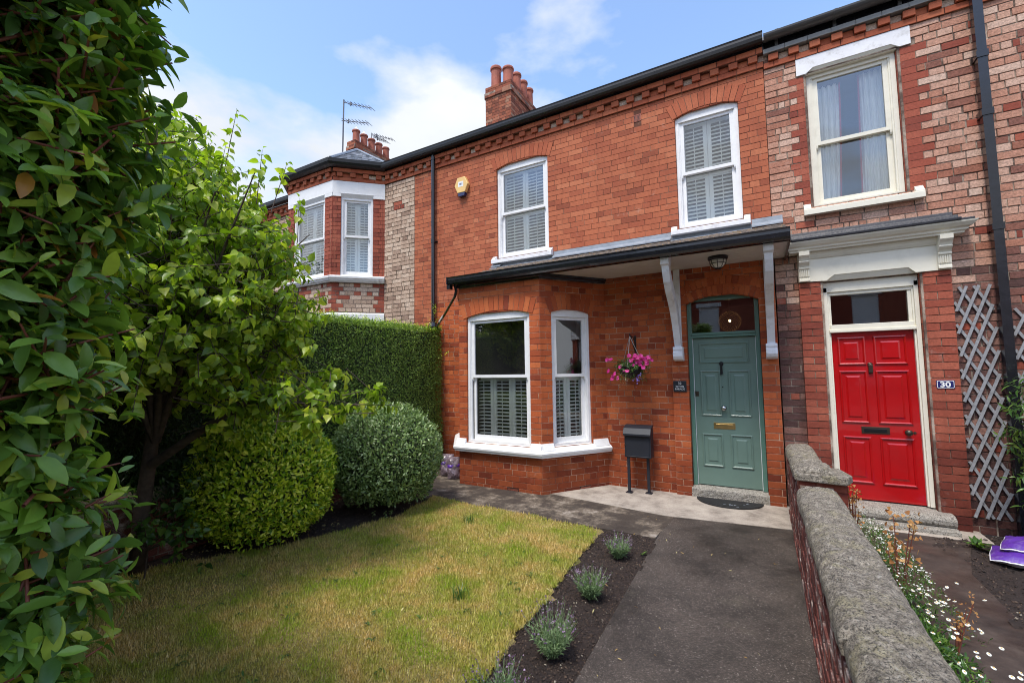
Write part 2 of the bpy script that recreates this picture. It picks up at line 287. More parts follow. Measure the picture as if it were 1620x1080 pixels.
class MB:
    def __init__(s, f=None): s.v = []; s.f = []; s.F = f or WF; s.smooth = False
    def q(s, pts):
        i = len(s.v); s.v += [tuple(p) for p in pts]; s.f.append(tuple(range(i, i + len(pts))))
    def hexa(s, p):
        i = len(s.v); s.v += [tuple(x) for x in p]
        for f in ((0, 3, 2, 1), (4, 5, 6, 7), (0, 1, 5, 4), (1, 2, 6, 5), (2, 3, 7, 6), (3, 0, 4, 7)): s.f.append(tuple(i + k for k in f))
    def box(s, a0, a1, b0, b1, z0, z1):
        F = s.F; s.hexa([F(a0, b1, z0), F(a1, b1, z0), F(a1, b0, z0), F(a0, b0, z0), F(a0, b1, z1), F(a1, b1, z1), F(a1, b0, z1), F(a0, b0, z1)]); return s
    def prism(s, prof, t0, t1, axis='a'):
        """prof list of (p,q); axis a: (b,z) extruded along a; axis b: (a,z) extruded along b; axis z: (a,b) along z"""
        F = s.F
        g = {'a': lambda p, t: F(t, p[0], p[1]), 'b': lambda p, t: F(p[0], t, p[1]), 'z': lambda p, t: F(p[0], p[1], t)}[axis]
        n = len(prof); i = len(s.v)
        s.v += [tuple(g(p, t0)) for p in prof] + [tuple(g(p, t1)) for p in prof]
        s.f.append(tuple(range(i, i + n))); s.f.append(tuple(range(i + 2 * n - 1, i + n - 1, -1)))
        for k in range(n): s.f.append((i + k, i + n + k, i + n + (k + 1) % n, i + (k + 1) % n))
        return s
    def tube(s, pts, r, n=8, cap=True):
        P = [Vector(p) for p in pts]; rs = r if isinstance(r, (list, tuple)) else [r] * len(P)
        i = len(s.v); up = None
        for k, p in enumerate(P):
            d = (P[min(k + 1, len(P) - 1)] - P[max(k - 1, 0)]).normalized()
            if up is None: up = Vector((0, 0, 1)) if abs(d.z) < .9 else Vector((1, 0, 0))
            x = d.cross(up).normalized(); y = x.cross(d).normalized(); up = y
            for j in range(n):
                t = 2 * math.pi * j / n; s.v.append(tuple(p + (x * math.cos(t) + y * math.sin(t)) * rs[k]))
        for k in range(len(P) - 1):
            for j in range(n): s.f.append((i + k * n + j, i + k * n + (j + 1) % n, i + (k + 1) * n + (j + 1) % n, i + (k + 1) * n + j))
        if cap:
            s.f.append(tuple(i + j for j in range(n - 1, -1, -1))); s.f.append(tuple(i + (len(P) - 1) * n + j for j in range(n)))
        return s
    def lathe(s, c, prof, n=16, axis=(0, 0, 1)):
        c = Vector(c); q = Vector((0, 0, 1)).rotation_difference(Vector(axis)); i = len(s.v)
        for r, h in prof:
            for j in range(n):
                t = 2 * math.pi * j / n; s.v.append(tuple(c + q @ Vector((r * math.cos(t), r * math.sin(t), h))))
        for k in range(len(prof) - 1):
            for j in range(n): s.f.append((i + k * n + j, i + k * n + (j + 1) % n, i + (k + 1) * n + (j + 1) % n, i + (k + 1) * n + j))
        s.f.append(tuple(i + j for j in range(n - 1, -1, -1))); s.f.append(tuple(i + (len(prof) - 1) * n + j for j in range(n)))
        return s
    def rings(s, x0, x1, z0, z1, prof):
        """concentric rectangles: prof (inset, out)"""
        F = s.F; i = len(s.v)
        for d, h in prof: s.v += [tuple(F(a, h, z)) for a, z in ((x0 + d, z0 + d), (x1 - d, z0 + d), (x1 - d, z1 - d), (x0 + d, z1 - d))]
        for k in range(len(prof) - 1):
            for j in range(4): s.f.append((i + 4 * k + j, i + 4 * k + (j + 1) % 4, i + 4 * k + 4 + (j + 1) % 4, i + 4 * k + 4 + j))
        e = i + 4 * (len(prof) - 1); s.f.append((e, e + 1, e + 2, e + 3)); return s
    def obj(s, name, mat, parent=None, smooth=False, bevel=0, loc=None):
        me = bpy.data.meshes.new(name); me.from_pydata(s.v, [], s.f); me.materials.append(M[mat])
        if smooth: me.polygons.foreach_set('use_smooth', [True] * len(me.polygons))
        me.update(); o = bpy.data.objects.new(name, me); link(o, parent)
        if bevel:
            bm = o.modifiers.new('b', 'BEVEL'); bm.width = bevel; bm.segments = 2; bm.limit_method = 'ANGLE'; bm.angle_limit = .6
        return o
def mesh_np(name, V, Fq, mat, smooth=False):
    me = bpy.data.meshes.new(name); nv = len(V); nf, k = Fq.shape
    me.vertices.add(nv); me.vertices.foreach_set('co', np.ascontiguousarray(V, dtype=np.float32).ravel())
    me.loops.add(nf * k); me.loops.foreach_set('vertex_index', np.ascontiguousarray(Fq, dtype=np.int32).ravel())
    me.polygons.add(nf); me.polygons.foreach_set('loop_start', np.arange(0, nf * k, k, dtype=np.int32))
    me.polygons.foreach_set('use_smooth', np.full(nf, bool(smooth)))
    me.materials.append(M[mat]); me.update(calc_edges=True); return me
def scatter(name, tV, tF, Ms, Ts, mat, parent=None, kind='stuff', smooth=False):
    if len(Ts) == 0: return None
    tV = np.asarray(tV, float); tF = np.asarray(tF); Ms = np.asarray(Ms); Ts = np.asarray(Ts)
    V = np.einsum('nij,vj->nvi', Ms, tV) + Ts[:, None, :]
    Fq = (tF[None] + (np.arange(len(Ts)) * len(tV))[:, None, None]).reshape(-1, tF.shape[1])
    o = bpy.data.objects.new(name, mesh_np(name, V.reshape(-1, 3), Fq, mat, smooth)); link(o, parent)
    if kind: o['kind'] = kind
    return o
def place(name, me, Mx, T, parent):
    o = bpy.data.objects.new(name, me); COL.objects.link(o); o.parent = parent; L = Vector(T) - W[parent]
    o.matrix_basis = Matrix(((Mx[0][0], Mx[0][1], Mx[0][2], L.x), (Mx[1][0], Mx[1][1], Mx[1][2], L.y), (Mx[2][0], Mx[2][1], Mx[2][2], L.z), (0, 0, 0, 1)))
    return o
def npn(v): return v / np.maximum(np.linalg.norm(v, axis=-1, keepdims=True), 1e-9)
def wob(P, f=1.0, seed=0):
    """cheap smooth 3-D noise, about -1..1"""
    P = np.asarray(P) * f; r = np.random.default_rng(seed); o = 0
    for k in range(5):
        w = r.normal(size=3) * (1 + .5 * k); o = o + np.sin(P @ w + r.uniform(0, 6.28)) / (1 + .4 * k)
    return o / 2.6
CAMN = np.array(CAM)
def inview(P, margin=120):
    d = np.asarray(P) - CAMN; x = d @ np.array(r_); y = d @ np.array(u_); z = d @ np.array(f_)
    z_ = np.maximum(z, .01); px = 810 + 683 * x / z_; py = 540 - 683 * y / z_
    return (z > .1) & (px > -margin) & (px < 1620 + margin) & (py > -margin) & (py < 1080 + margin)

# ---------------------------------------------------------------- bricks
CH = .0863
_c = .05
BV = [(-.5, 0, -.5), (.5, 0, -.5), (.5, 0, .5), (-.5, 0, .5), (-.5, .95, -.5), (.5, .95, -.5), (.5, .95, .5), (-.5, .95, .5),
      (-.492, 1, -.475), (.492, 1, -.475), (.492, 1, .475), (-.492, 1, .475)]
BF = [(0, 1, 5, 4), (1, 2, 6, 5), (2, 3, 7, 6), (3, 0, 4, 7), (4, 5, 9, 8), (5, 6, 10, 9), (6, 7, 11, 10), (7, 4, 8, 11), (8, 9, 10, 11)]
class House:
    def __init__(s, root): s.root = root; s.b = []
    def add(s, F, a0, a1, z0, z1, mat, out=.005, deep=.03, vis=True):
        s.b.append((F, a0, a1, z0, z1, mat, out, deep, vis))
    def face(s, F, width, z0, z1, mat, holes=lambda z0, z1: [], hdr=4, ln=.237, joint=.008, out=.003, a_start=0, jit=.0008, vis=True, ph=0, irr=0):
        k = 0; z = z0
        while z < z1 - .03:
            h = min(CH, z1 - z); isH = hdr and (k % hdr == ph); L = ln / 2 if isH else ln
            ints = [(a_start, a_start + width)]
            for h0, h1 in holes(z, z + h):
                nx = []
                for a, b_ in ints:
                    if h1 <= a or h0 >= b_: nx.append((a, b_)); continue
                    if h0 > a: nx.append((a, h0))
                    if h1 < b_: nx.append((h1, b_))
                ints = nx
            off = a_start + (0 if k % 2 else L / 2) - L + (.03 if isH else 0)
            for a, b_ in ints:
                x = off + math.floor((a - off) / L) * L; cuts = [a]
                while x < b_ + L:
                    if x > a + L * .3 and x < b_ - L * .3: cuts.append(x + random.uniform(-irr, irr))
                    x += L * (1 if not irr else random.choice((1, 1, 1, .5)))
                cuts.append(b_)
                for c0, c1 in zip(cuts, cuts[1:]):
                    edge = (c0 == a and a > a_start + .01) or (c1 == b_ and b_ < a_start + width - .01)
                    mm = mat((c0 + c1) / 2, z + h / 2) if callable(mat) else mat
                    if mm is None: continue
                    l = joint / 2 + random.uniform(-jit, jit) * (1.5 + 800 * irr * 0); v = random.uniform(-jit, jit)
                    s.add(F, c0 + (l if c0 != a else 0.001), c1 - (joint / 2 if c1 != b_ else .001), z + joint / 2 + v * .7, z + h - joint / 2 + v * .7, mm,
                          out + jit * 1.7 + random.uniform(-jit, jit) * 1.6, .14 if edge else .03, vis)
            z += CH; k += 1
    def build(s, nmax=300, name='brick'):
        items = []
        for F, a0, a1, z0, z1, mat, out, deep, vis in s.b:
            a = (a0 + a1) / 2; z = (z0 + z1) / 2; T = F(a, out - deep, z); l = a1 - a0; h = z1 - z0
            tilt = random.gauss(0, .0025)
            Mx = np.array([[F.u.x * l, F.n.x * deep, 0], [F.u.y * l, F.n.y * deep, 0], [tilt * l * .6, tilt * deep, h]])
            c = F(a, out, z); d = (c - CAM); vv = vis and (F.n.dot(d) < 0)
            items.append((d.length / math.sqrt(max(l * h, 1e-5) / .02) if vv and inview([tuple(c)], -5)[0] else 1e6 + d.length, mat, Mx, np.array(T)))
        items.sort(key=lambda t: t[0])
        base = {}
        for it in items[:nmax]:
            if it[1] not in base: base[it[1]] = mesh_np('brick_' + it[1], np.array(BV), np.array(BF), it[1])
            place(name, base[it[1]], it[2], it[3], s.root)
        rest = {}
        for it in items[nmax:]: rest.setdefault(it[1], []).append(it)
        for k, L in rest.items(): scatter('brickwork', BV, BF, [i[2] for i in L], [i[3] for i in L], k, s.root)
def panel(F, width, z0, z1, openings, mat, parent, name='wall', thick=.22, a0=0):
    xs = sorted({a0, a0 + width} | {v for o in openings for v in (o[0], o[1]) if a0 < v < a0 + width}); zs = sorted({z0, z1} | {v for o in openings for v in (o[2], o[3]) if z0 < v < z1})
    mb = MB(F)
    for x0, x1 in zip(xs, xs[1:]):
        for y0, y1 in zip(zs, zs[1:]):
            cx, cz = (x0 + x1) / 2, (y0 + y1) / 2
            if any(o[0] < cx < o[1] and o[2] < cz < o[3] for o in openings): continue
            mb.box(x0, x1, -thick, 0, y0, y1)
    return mb.obj(name, mat, parent)
def arch_R(w, r): return (w * w / 4 + r * r) / (2 * r)
def voussoirs(F, a0, a1, zs, rise, height, mat, parent, n, proud=.012, deep=.1, rings=1):
    w = a1 - a0; R = arch_R(w, rise); cx = (a0 + a1) / 2; cz = zs + rise - R; th = math.asin(min(1, (w / 2) / R)); j = .0075
    obs = []
    for rg in range(rings):
        h = height / rings; r0 = R + rg * h + (j if rg else 0); r1 = R + (rg + 1) * h - j / 2
        the = th * (1 + .10 * rg) + .03 * (rings == 1)
        nn = n + rg
        for k in range(nn):
            t0 = -the + 2 * the * k / nn + j / r0 / 2; t1 = -the + 2 * the * (k + 1) / nn - j / r0 / 2
            mb = MB(F); pr = proud + random.uniform(-.001, .001)
            p = [(cx + r * math.sin(t), cz + r * math.cos(t)) for r, t in ((r0, t0), (r0, t1), (r1, t1), (r1, t0))]
            mb.hexa([F(p[0][0], -deep, p[0][1]), F(p[1][0], -deep, p[1][1]), F(p[2][0], -deep, p[2][1]), F(p[3][0], -deep, p[3][1]),
                     F(p[0][0], pr, p[0][1]), F(p[1][0], pr, p[1][1]), F(p[2][0], pr, p[2][1]), F(p[3][0], pr, p[3][1])][4:] +
                    [F(p[i][0], -deep, p[i][1]) for i in range(4)])
            obs.append(mb.obj('arch_brick', mat, parent))
    # mortar behind the ring
    mb = MB(F); e = th + .03; st = 12
    for k in range(st):
        t0 = -e + 2 * e * k / st; t1 = -e + 2 * e * (k + 1) / st; r0, r1 = R + .004, R + height - .004; pr = proud - .006
        p = [(cx + r * math.sin(t), cz + r * math.cos(t)) for r, t in ((r0, t0), (r0, t1), (r1, t1), (r1, t0))]
        mb.hexa([F(x, pr, z) for x, z in p] + [F(x, -deep + .002, z) for x, z in p])
    mb.obj('arch_mortar', 'mortar_low' if mat != 'brick_arch' else 'mortar_main', parent)
    return obs
def slat_mesh(w, depth, mat='shutter_white'):
    key = ('slat', round(w, 3), depth)
    if key not in W_sl:
        mb = MB(Fr((0, 0, 0), (1, 0, 0))); mb.prism([(-depth, -.004), (-depth, .004), (-depth * .3, .006), (depth * .5, .005), (depth, .003), (depth, -.003), (depth * .5, -.005), (-depth * .3, -.006)], -w / 2, w / 2, 'a')
        me = bpy.data.meshes.new('slat'); me.from_pydata(mb.v, [], mb.f); me.materials.append(M[mat]); W_sl[key] = me
    return W_sl[key]
W_sl = {}
def window(F, a0, a1, z0, zs, rise, root, paint='white_paint', fw=.075, b0=-.07, shutters=None, rail=None, lamb=True, dark=True, room=1.3, horn=True, gap=0, tilt=40, pitch=.052):
    """sash window: box frame with curved head, two sashes, panes, optional shutters [(z0,z1,n)]"""
    rail = rail if rail is not None else (z0 + zs) / 2; zt = zs
    mb = MB(F)
    mb.box(a0, a0 + fw * .55, b0 - .09, b0 + .02, z0, zt); mb.box(a1 - fw * .55, a1, b0 - .09, b0 + .02, z0, zt)
    mb.box(a0 + fw * .55, a1 - fw * .55, b0 - .09, b0 + .02, z0, z0 + .035)
    hz = zt - .045
    if rise > 0:
        R = arch_R(a1 - a0, rise); cx = (a0 + a1) / 2; cz = zs + rise - R; st = 14
        for k in range(st):
            x0 = a0 + (a1 - a0) * k / st; x1 = a0 + (a1 - a0) * (k + 1) / st
            t0 = cz + math.sqrt(max(R * R - (x0 - cx) ** 2, 0)); t1 = cz + math.sqrt(max(R * R - (x1 - cx) ** 2, 0))
            mb.hexa([F(x0, b0 + .022, hz), F(x1, b0 + .022, hz), F(x1, b0 - .09, hz), F(x0, b0 - .09, hz), F(x0, b0 + .022, t0 + .01), F(x1, b0 + .022, t1 + .01), F(x1, b0 - .09, t1 + .01), F(x0, b0 - .09, t0 + .01)])
    else: mb.box(a0 + fw * .55, a1 - fw * .55, b0 - .09, b0 + .02, hz, zt)
    # inner bead
    for x0, x1 in ((a0 + fw * .55, a0 + fw * .75), (a1 - fw * .75, a1 - fw * .55)): mb.box(x0, x1, b0 - .09, b0 + .008, z0 + .035, hz)
    win = mb.obj('window', paint, root)
    i0, i1 = a0 + fw * .75, a1 - fw * .75; sw = .052
    def sash(zb, ztp, bb, top, bot, nm):
        s_ = MB(F)
        s_.box(i0, i0 + sw, bb - .035, bb, zb, ztp); s_.box(i1 - sw, i1, bb - .035, bb, zb, ztp)
        s_.box(i0 + sw, i1 - sw, bb - .035, bb, zb, zb + bot); s_.box(i0 + sw, i1 - sw, bb - .035, bb, ztp - top, ztp)
        if nm and horn:
            for xa in (i0, i1 - .022): s_.prism([(bb - .035, zb), (bb + .001, zb), (bb - .002, zb - .03), (bb - .012, zb - .05), (bb - .035, zb - .05)], xa, xa + .022, 'a')
        s_.obj('sash', paint, win)
        g = MB(F); g.q([F(i0 + sw - .004, bb - .02, zb + bot - .004), F(i1 - sw + .004, bb - .02, zb + bot - .004), F(i1 - sw + .004, bb - .02, ztp - top + .004), F(i0 + sw - .004, bb - .02, ztp - top + .004)])
        g.obj('pane', 'glass', win)
        if nm: return
    sash(rail - .022, hz, b0 - .005, .045, .045, True)
    sash(z0 + .035, rail + .022, b0 - .045, .04, .075, False)
    # room behind
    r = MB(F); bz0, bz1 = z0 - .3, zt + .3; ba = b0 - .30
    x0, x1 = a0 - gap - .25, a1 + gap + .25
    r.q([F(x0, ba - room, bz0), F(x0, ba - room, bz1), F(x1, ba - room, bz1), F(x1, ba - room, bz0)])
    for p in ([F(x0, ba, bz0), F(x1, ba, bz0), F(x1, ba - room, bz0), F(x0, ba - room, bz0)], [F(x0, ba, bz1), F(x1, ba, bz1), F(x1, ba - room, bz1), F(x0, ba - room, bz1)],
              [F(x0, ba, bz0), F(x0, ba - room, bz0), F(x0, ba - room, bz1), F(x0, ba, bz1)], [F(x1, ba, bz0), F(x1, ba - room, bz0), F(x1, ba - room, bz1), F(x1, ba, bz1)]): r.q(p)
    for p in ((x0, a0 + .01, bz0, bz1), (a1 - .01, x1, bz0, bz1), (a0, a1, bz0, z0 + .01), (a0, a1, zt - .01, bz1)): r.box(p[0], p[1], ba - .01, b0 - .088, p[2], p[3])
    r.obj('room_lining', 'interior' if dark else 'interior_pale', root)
    if shutters:
        bs = b0 - .118
        for zz0, zz1, n, sl in shutters:
            st = .052; aw = (i1 - i0) / n; fr_ = MB(F)
            for k in range(n):
                x0 = i0 + aw * k + .002; x1 = i0 + aw * (k + 1) - .002
                fr_.box(x0, x0 + st, bs - .014, bs + .014, zz0, zz1); fr_.box(x1 - st, x1, bs - .014, bs + .014, zz0, zz1)
                fr_.box(x0 + st, x1 - st, bs - .014, bs + .014, zz0, zz0 + .045); fr_.box(x0 + st, x1 - st, bs - .014, bs + .014, zz1 - .045, zz1)
                fr_.box((x0 + x1) / 2 - .005, (x0 + x1) / 2 + .005, bs + .026, bs + .034, zz0 + .05, zz1 - .05)
                me = slat_mesh(round(x1 - x0 - 2 * st, 3), .030); t = math.radians(sl)
                z = zz0 + .045 + pitch * .6
                while z < zz1 - .05:
                    u, n_ = np.array(F.u), np.array(F.n); zc_ = np.array([0, 0, 1.])
                    nn = -n_ * -1; A = math.cos(t) * n_ * 1 - math.sin(t) * zc_; B = math.sin(t) * n_ + math.cos(t) * zc_
                    # the slat mesh has its depth along local -y (frame b), so local y -> -A
                    Mx = np.stack([u, -A, B], axis=1)
                    place('slat', me, Mx, np.array(F((x0 + x1) / 2, bs, z)), win); z += pitch
            fr_.obj('shutter_frame', 'shutter_white', win)
    return win
def sill(F, a0, a1, z0, z1, out, root, mat='white_paint', stool=.075, name='window_sill'):
    mb = MB(F); mb.prism([(-.1, z0), (out, z0), (out, z0 + (z1 - z0) * .55), (out - .012, z0 + (z1 - z0) * .62), (-.06, z1), (-.1, z1)], a0, a1, 'a')
    if stool:
        mb.prism([(.004, z0 + .02), (out - .006, z0 + .02), (out - .006, z0 + (z1 - z0) * .7), (.02, z1 + .035), (.004, z1 + .035)], a0 + .001, a0 + stool, 'a')
        mb.prism([(.004, z0 + .02), (out - .006, z0 + .02), (out - .006, z0 + (z1 - z0) * .7), (.02, z1 + .035), (.004, z1 + .035)], a1 - stool, a1 - .001, 'a')
    return mb.obj(name, mat, root)
def text(s, size, F, a, b, z, mat, parent, ext=.001, name='lettering'):
    c = bpy.data.curves.new(name, 'FONT'); c.body = s; c.size = size; c.align_x = 'CENTER'; c.align_y = 'CENTER'; c.extrude = ext; c.materials.append(M[mat])
    if s == '30': c.offset = .0022
    tmp = bpy.data.objects.new('t', c); COL.objects.link(tmp); bpy.context.view_layer.update()
    me = bpy.data.meshes.new_from_object(tmp.evaluated_get(bpy.context.evaluated_depsgraph_get())); bpy.data.objects.remove(tmp); bpy.data.curves.remove(c)
    o = bpy.data.objects.new(name, me); p = F(a, b, z); u, n = F.u, F.n
    COL.objects.link(o); o.parent = parent; L = p - W[parent]
    o.matrix_basis = Matrix(((u.x, 0, n.x, L.x), (u.y, 0, n.y, L.y), (0, 1, 0, L.z), (0, 0, 0, 1))); return o
def cornice(H, root, F, a0, a1, z, mat='brick_arch', top=True, ph=0):
    """projecting band, dentils, upper band. bricks are parts"""
    mb = MB(F); mb.box(a0, a1, 0, .022, z, z + .08); mb.box(a0, a1, 0, .012, z + .08, z + .172)
    if top: mb.box(a0, a1, 0, .066, z + .172, z + .256)
    mb.obj('cornice_core', 'mortar_main', root)
    H.face(F, a1 - a0, z, z + .08, mat, hdr=0, out=.030, a_start=a0)
    n = max(1, round((a1 - a0) / .235)); st = (a1 - a0) / n
    for k in range(n):
        x = a0 + st * (k + .5); d = MB(F); d.box(x - .055, x + .055, .0, .062 + random.uniform(-.002, .002), z + .086, z + .168); d.obj('dentil', mat, root, bevel=.002)
        H.add(F, x + .062, x + st - .062, z + .088, z + .166, 'brick_buff' if random.random() < .4 else mat, .016, .03)
    if top: H.face(F, a1 - a0, z + .174, z + .256, mat, hdr=0, out=.074, a_start=a0)
def gutter(F, a0, a1, z, out, mat, root, h=.11, w=.11, brackets=0, name='gutter'):
    mb = MB(F)
    prof = [(out - w, z + h), (out - w, z + .02), (out - w * .8, z), (out - w * .3, z - .002), (out - w * .08, z + .02), (out, z + h * .55), (out, z + h * .8), (out + .008, z + h), (out - .012, z + h), (out - .014, z + h * .6), (out - w * .2, z + .03), (out - w * .8, z + .025), (out - w + .01, z + h)]
    mb.prism(prof, a0, a1, 'a'); return mb.obj(name, mat, root)
def drainpipe(F, a, z0, z1, mat, root, w=.065, sq=False, out=.05, collars=(), name='drainpipe'):
    mb = MB(F)
    if sq:
        mb.box(a - w / 2, a + w / 2, out - w / 2, out + w / 2, z0, z1)
        for z in collars: mb.box(a - w / 2 - .009, a + w / 2 + .009, 0, out + w / 2 + .009, z, z + .07)
    else:
        mb.tube([F(a, out, z0), F(a, out, (z0 + z1) / 2), F(a, out, z1)], w / 2, 12)
        for z in collars: mb.tube([F(a, out, z), F(a, out, z + .06)], w / 2 + .008, 12); mb.box(a - w * .8, a + w * .8, 0.002, .02, z + .02, z + .045)
    return mb.obj(name, mat, root, smooth=False)

# ================================================================ GROUND
def poly(name, pts, z, mat, label=None, th=0):
    mb = MB()
    if th:
        mb.prism([(x, -y) for x, y in pts], z - th, z, 'z')
    else: mb.q([(x, y, z) for x, y in pts])
    o = mb.obj(name, mat); o['kind'] = 'structure'
    if label: o['label'] = label
    return o
def grid(name, x0, x1, y0, y1, step, fz, mat, parent=None):
    nx = int((x1 - x0) / step) + 1; ny = int((y1 - y0) / step) + 1
    X, Y = np.meshgrid(np.linspace(x0, x1, nx), np.linspace(y0, y1, ny)); P = np.stack([X, Y, 0 * X], -1).reshape(-1, 3); P[:, 2] = fz(P)
    i = np.arange(nx * ny).reshape(ny, nx); Fq = np.stack([i[:-1, :-1], i[:-1, 1:], i[1:, 1:], i[1:, :-1]], -1).reshape(-1, 4)
    o = bpy.data.objects.new(name, mesh_np(name, P, Fq, mat, True)); link(o, parent); return o
poly('ground', [(-300, -300), (300, -300), (300, 300), (-300, 300)], -.16, 'soil')
poly('path', [(-.95, -7.2), (.24, -7.2), (.31, -.80), (-.99, -.86)], -.05, 'asphalt', 'dark asphalt path to the green door', .1)
poly('paving', [(-2.78, -.80), (-1.05, -1.06), (.31, -.90), (.31, .02), (-2.1, .02), (-2.78, -.40)], -.044, 'concrete', 'pale concrete apron outside the green door', .1)
poly('side_path', [(-5.0, -1.78), (-1.0, -1.80), (-.93, -1.0), (-2.72, -.74), (-2.72, -.2), (-5.0, -.2)], -.048, 'mossy_concrete', 'mossy stained concrete strip below the bay window', .1)
poly('neighbour_path', [(.90, -8), (1.42, -8), (1.50, -1.30), (1.66, -.75), (1.80, -.34), (.58, -.34), (.60, -1.2), (.88, -1.3)], -.085, 'wet_paving', 'dark damp paving to the red door', .07)
poly('pavement', [(-14, -11), (14, -11), (14, -8.3), (-14, -8.3)], -.05, 'concrete', None, .1)
poly('road', [(-60, -19), (60, -19), (60, -11), (-60, -11)], -.15, 'road')
def soilz(P): return -.062 + .018 * wob(P, 5, 3) + .010 * wob(P, 19, 4) + .006 * wob(P, 55, 5)
so = grid('soil_bed', -1.62, -.955, -6.6, -1.80, .02, soilz, 'soil'); so['kind'] = 'structure'
so = grid('soil_border', -6.0, -3.6, -6.3, -1.3, .035, lambda P: soilz(P) - .01, 'soil'); so['kind'] = 'structure'
so = grid('neighbour_soil', 1.42, 4.2, -6.5, -.02, .035, lambda P: soilz(P) - .03, 'soil'); so['kind'] = 'structure'
so = grid('wall_foot_soil', .50, .93, -6.5, -1.15, .03, lambda P: soilz(P) - .01, 'soil'); so['kind'] = 'structure'
# lawn
LAWN = [(-4.02, -1.70), (-1.56, -1.86), (-1.50, -3.0), (-1.42, -4.4), (-1.38, -6.15), (-4.2, -6.15), (-4.40, -5.35), (-5.0, -4.80), (-4.30, -3.84), (-4.02, -3.1), (-3.85, -2.45)]
def inpoly(P, poly_):
    x, y = P[:, 0], P[:, 1]; c = np.zeros(len(P), bool); n = len(poly_)
    for i in range(n):
        x0, y0 = poly_[i]; x1, y1 = poly_[i - 1]
        with np.errstate(divide='ignore', invalid='ignore'): c ^= ((y0 > y) != (y1 > y)) & (x < (x1 - x0) * (y - y0) / (y1 - y0 + 1e-12) + x0)
    return c
lw = grid('lawn', -5.05, -1.40, -6.2, -1.66, .05, lambda P: np.where(inpoly(P + np.stack([.05 * wob(P, 7, 8), .05 * wob(P, 7, 9), 0 * P[:, 0]], 1), LAWN), -.040 + .008 * wob(P, 4, 6), -.12), 'turf'); lw['kind'] = 'structure'
lw['label'] = 'patchy green and straw coloured lawn in front of the bay'
n = 300000
P = np.stack([RNG.uniform(-5.05, -1.35, n), RNG.uniform(-6.2, -1.66, n), np.zeros(n)], 1)
P = P[inpoly(P + np.stack([.04 * wob(P, 9, 18), .04 * wob(P, 9, 19), 0 * P[:, 0]], 1), LAWN)]
P = P[inview(P, 420)]; d = np.linalg.norm(P - CAMN, axis=1); P = P[RNG.random(len(P)) < np.clip(7.5 / d ** 1.5, .55, 1)]; n = len(P)
P[:, 2] = -.045 + .008 * wob(P, 4, 6)
ang = RNG.uniform(0, 6.28, n); lean = RNG.uniform(.2, 2.4, n); hh = RNG.uniform(.020, .048, n) * (1 + .35 * wob(P, 2, 12)); ww = RNG.uniform(.0018, .0038, n)
tuft = RNG.random(n) < .012; hh[tuft] *= 1.7
ca, sa = np.cos(ang), np.sin(ang); up = npn(np.stack([ca * lean, sa * lean, np.ones(n)], 1)); sx = np.stack([-sa, ca, 0 * ca], 1)
Ms = np.stack([sx * ww[:, None], npn(np.cross(up, sx)) * hh[:, None], up * hh[:, None]], 2)
scatter('grass', [(-1, 0, 0), (1, 0, 0), (.7, .12, .55), (-.7, .12, .55), (0, .42, .95)], [(0, 1, 2), (0, 2, 3), (3, 2, 4)], Ms, P, 'grass_blade')
n = 130; P = np.stack([RNG.uniform(-4.6, -1.5, n), RNG.uniform(-5.6, -1.8, n), np.full(n, -.03)], 1); P = P[inpoly(P, LAWN)]; n = len(P); LWP = P
# soil clods
def clods(name, x0, x1, y0, y1, n, z, smin=.003, smax=.014):
    P = np.stack([RNG.uniform(x0, x1, n), RNG.uniform(y0, y1, n), np.zeros(n)], 1); P[:, 2] = soilz(P) + z
    P = P[inview(P, 350)]; n = len(P); s = RNG.uniform(smin, smax, n) ** 1.0 * RNG.uniform(.3, 1, n)
    A = RNG.normal(size=(n, 3, 3)); Q, _ = np.linalg.qr(A)
    V = np.array([(1, 0, 0), (-1, 0, 0), (0, 1, 0), (0, -1, 0), (0, 0, .7), (0, 0, -.7)]); Fc = [(0, 2, 4), (2, 1, 4), (1, 3, 4), (3, 0, 4), (2, 0, 5), (1, 2, 5), (3, 1, 5), (0, 3, 5)]
    o = scatter(name, V, Fc, Q * s[:, None, None], P, 'clod')
clods('soil_crumbs', -1.60, -.96, -6, -1.83, 16000, .002)
clods('soil_crumbs', -5.6, -3.8, -6, -1.8, 9000, -.008, .004, .018)
clods('soil_crumbs', 1.46, 3.4, -4, -.05, 9000, -.028, .004, .018)

# ================================================================ MAIN HOUSE (32)
R1 = empty('brick_house', (-2.6, 0, -.05), 'orange-red brick terraced house with canted bay, sage green front door and long porch roof', 'house')
H1 = House(R1)
x0, x1 = -5.40, .25
W1 = [(-3.965, -2.95), (-.895, -.072)]
mort = lambda z: 'mortar_main'
# mortar backing of the main wall: upper and lower parts
panel(WF, x1 - x0, 3.05, 6.02, [(a - .006, b + .006, 3.70, 5.405) for a, b in W1], 'mortar_main', R1, a0=x0)
panel(WF, -1.05 - x0 + .02, -.10, 3.05, [(-4.80, -2.10, -.2, 3.0)], 'mortar_low', R1, a0=x0)
def m1(a, z):
    return 'brick_orange' if z > 3.0 else 'brick_orange_low'
def holes_up(z0, z1):
    h = []
    for a, b in W1:
        if z1 > 3.70 and z0 < 5.38: h.append((a, b))
    if z0 < 5.60 and z1 > 5.45: h.append((-1.48, -1.37))
    return h
H1.face(WF, x1 - x0, 3.06, 5.70, m1, holes_up, a_start=x0, out=.0022, joint=.006, jit=.0006)
H1.face(WF, -1.05 - x0, -.09, 3.06, m1, lambda a, b: [(-4.80, -2.04)], a_start=x0, hdr=4, joint=.009)
cornice(H1, R1, WF, x0, x1, 5.70)
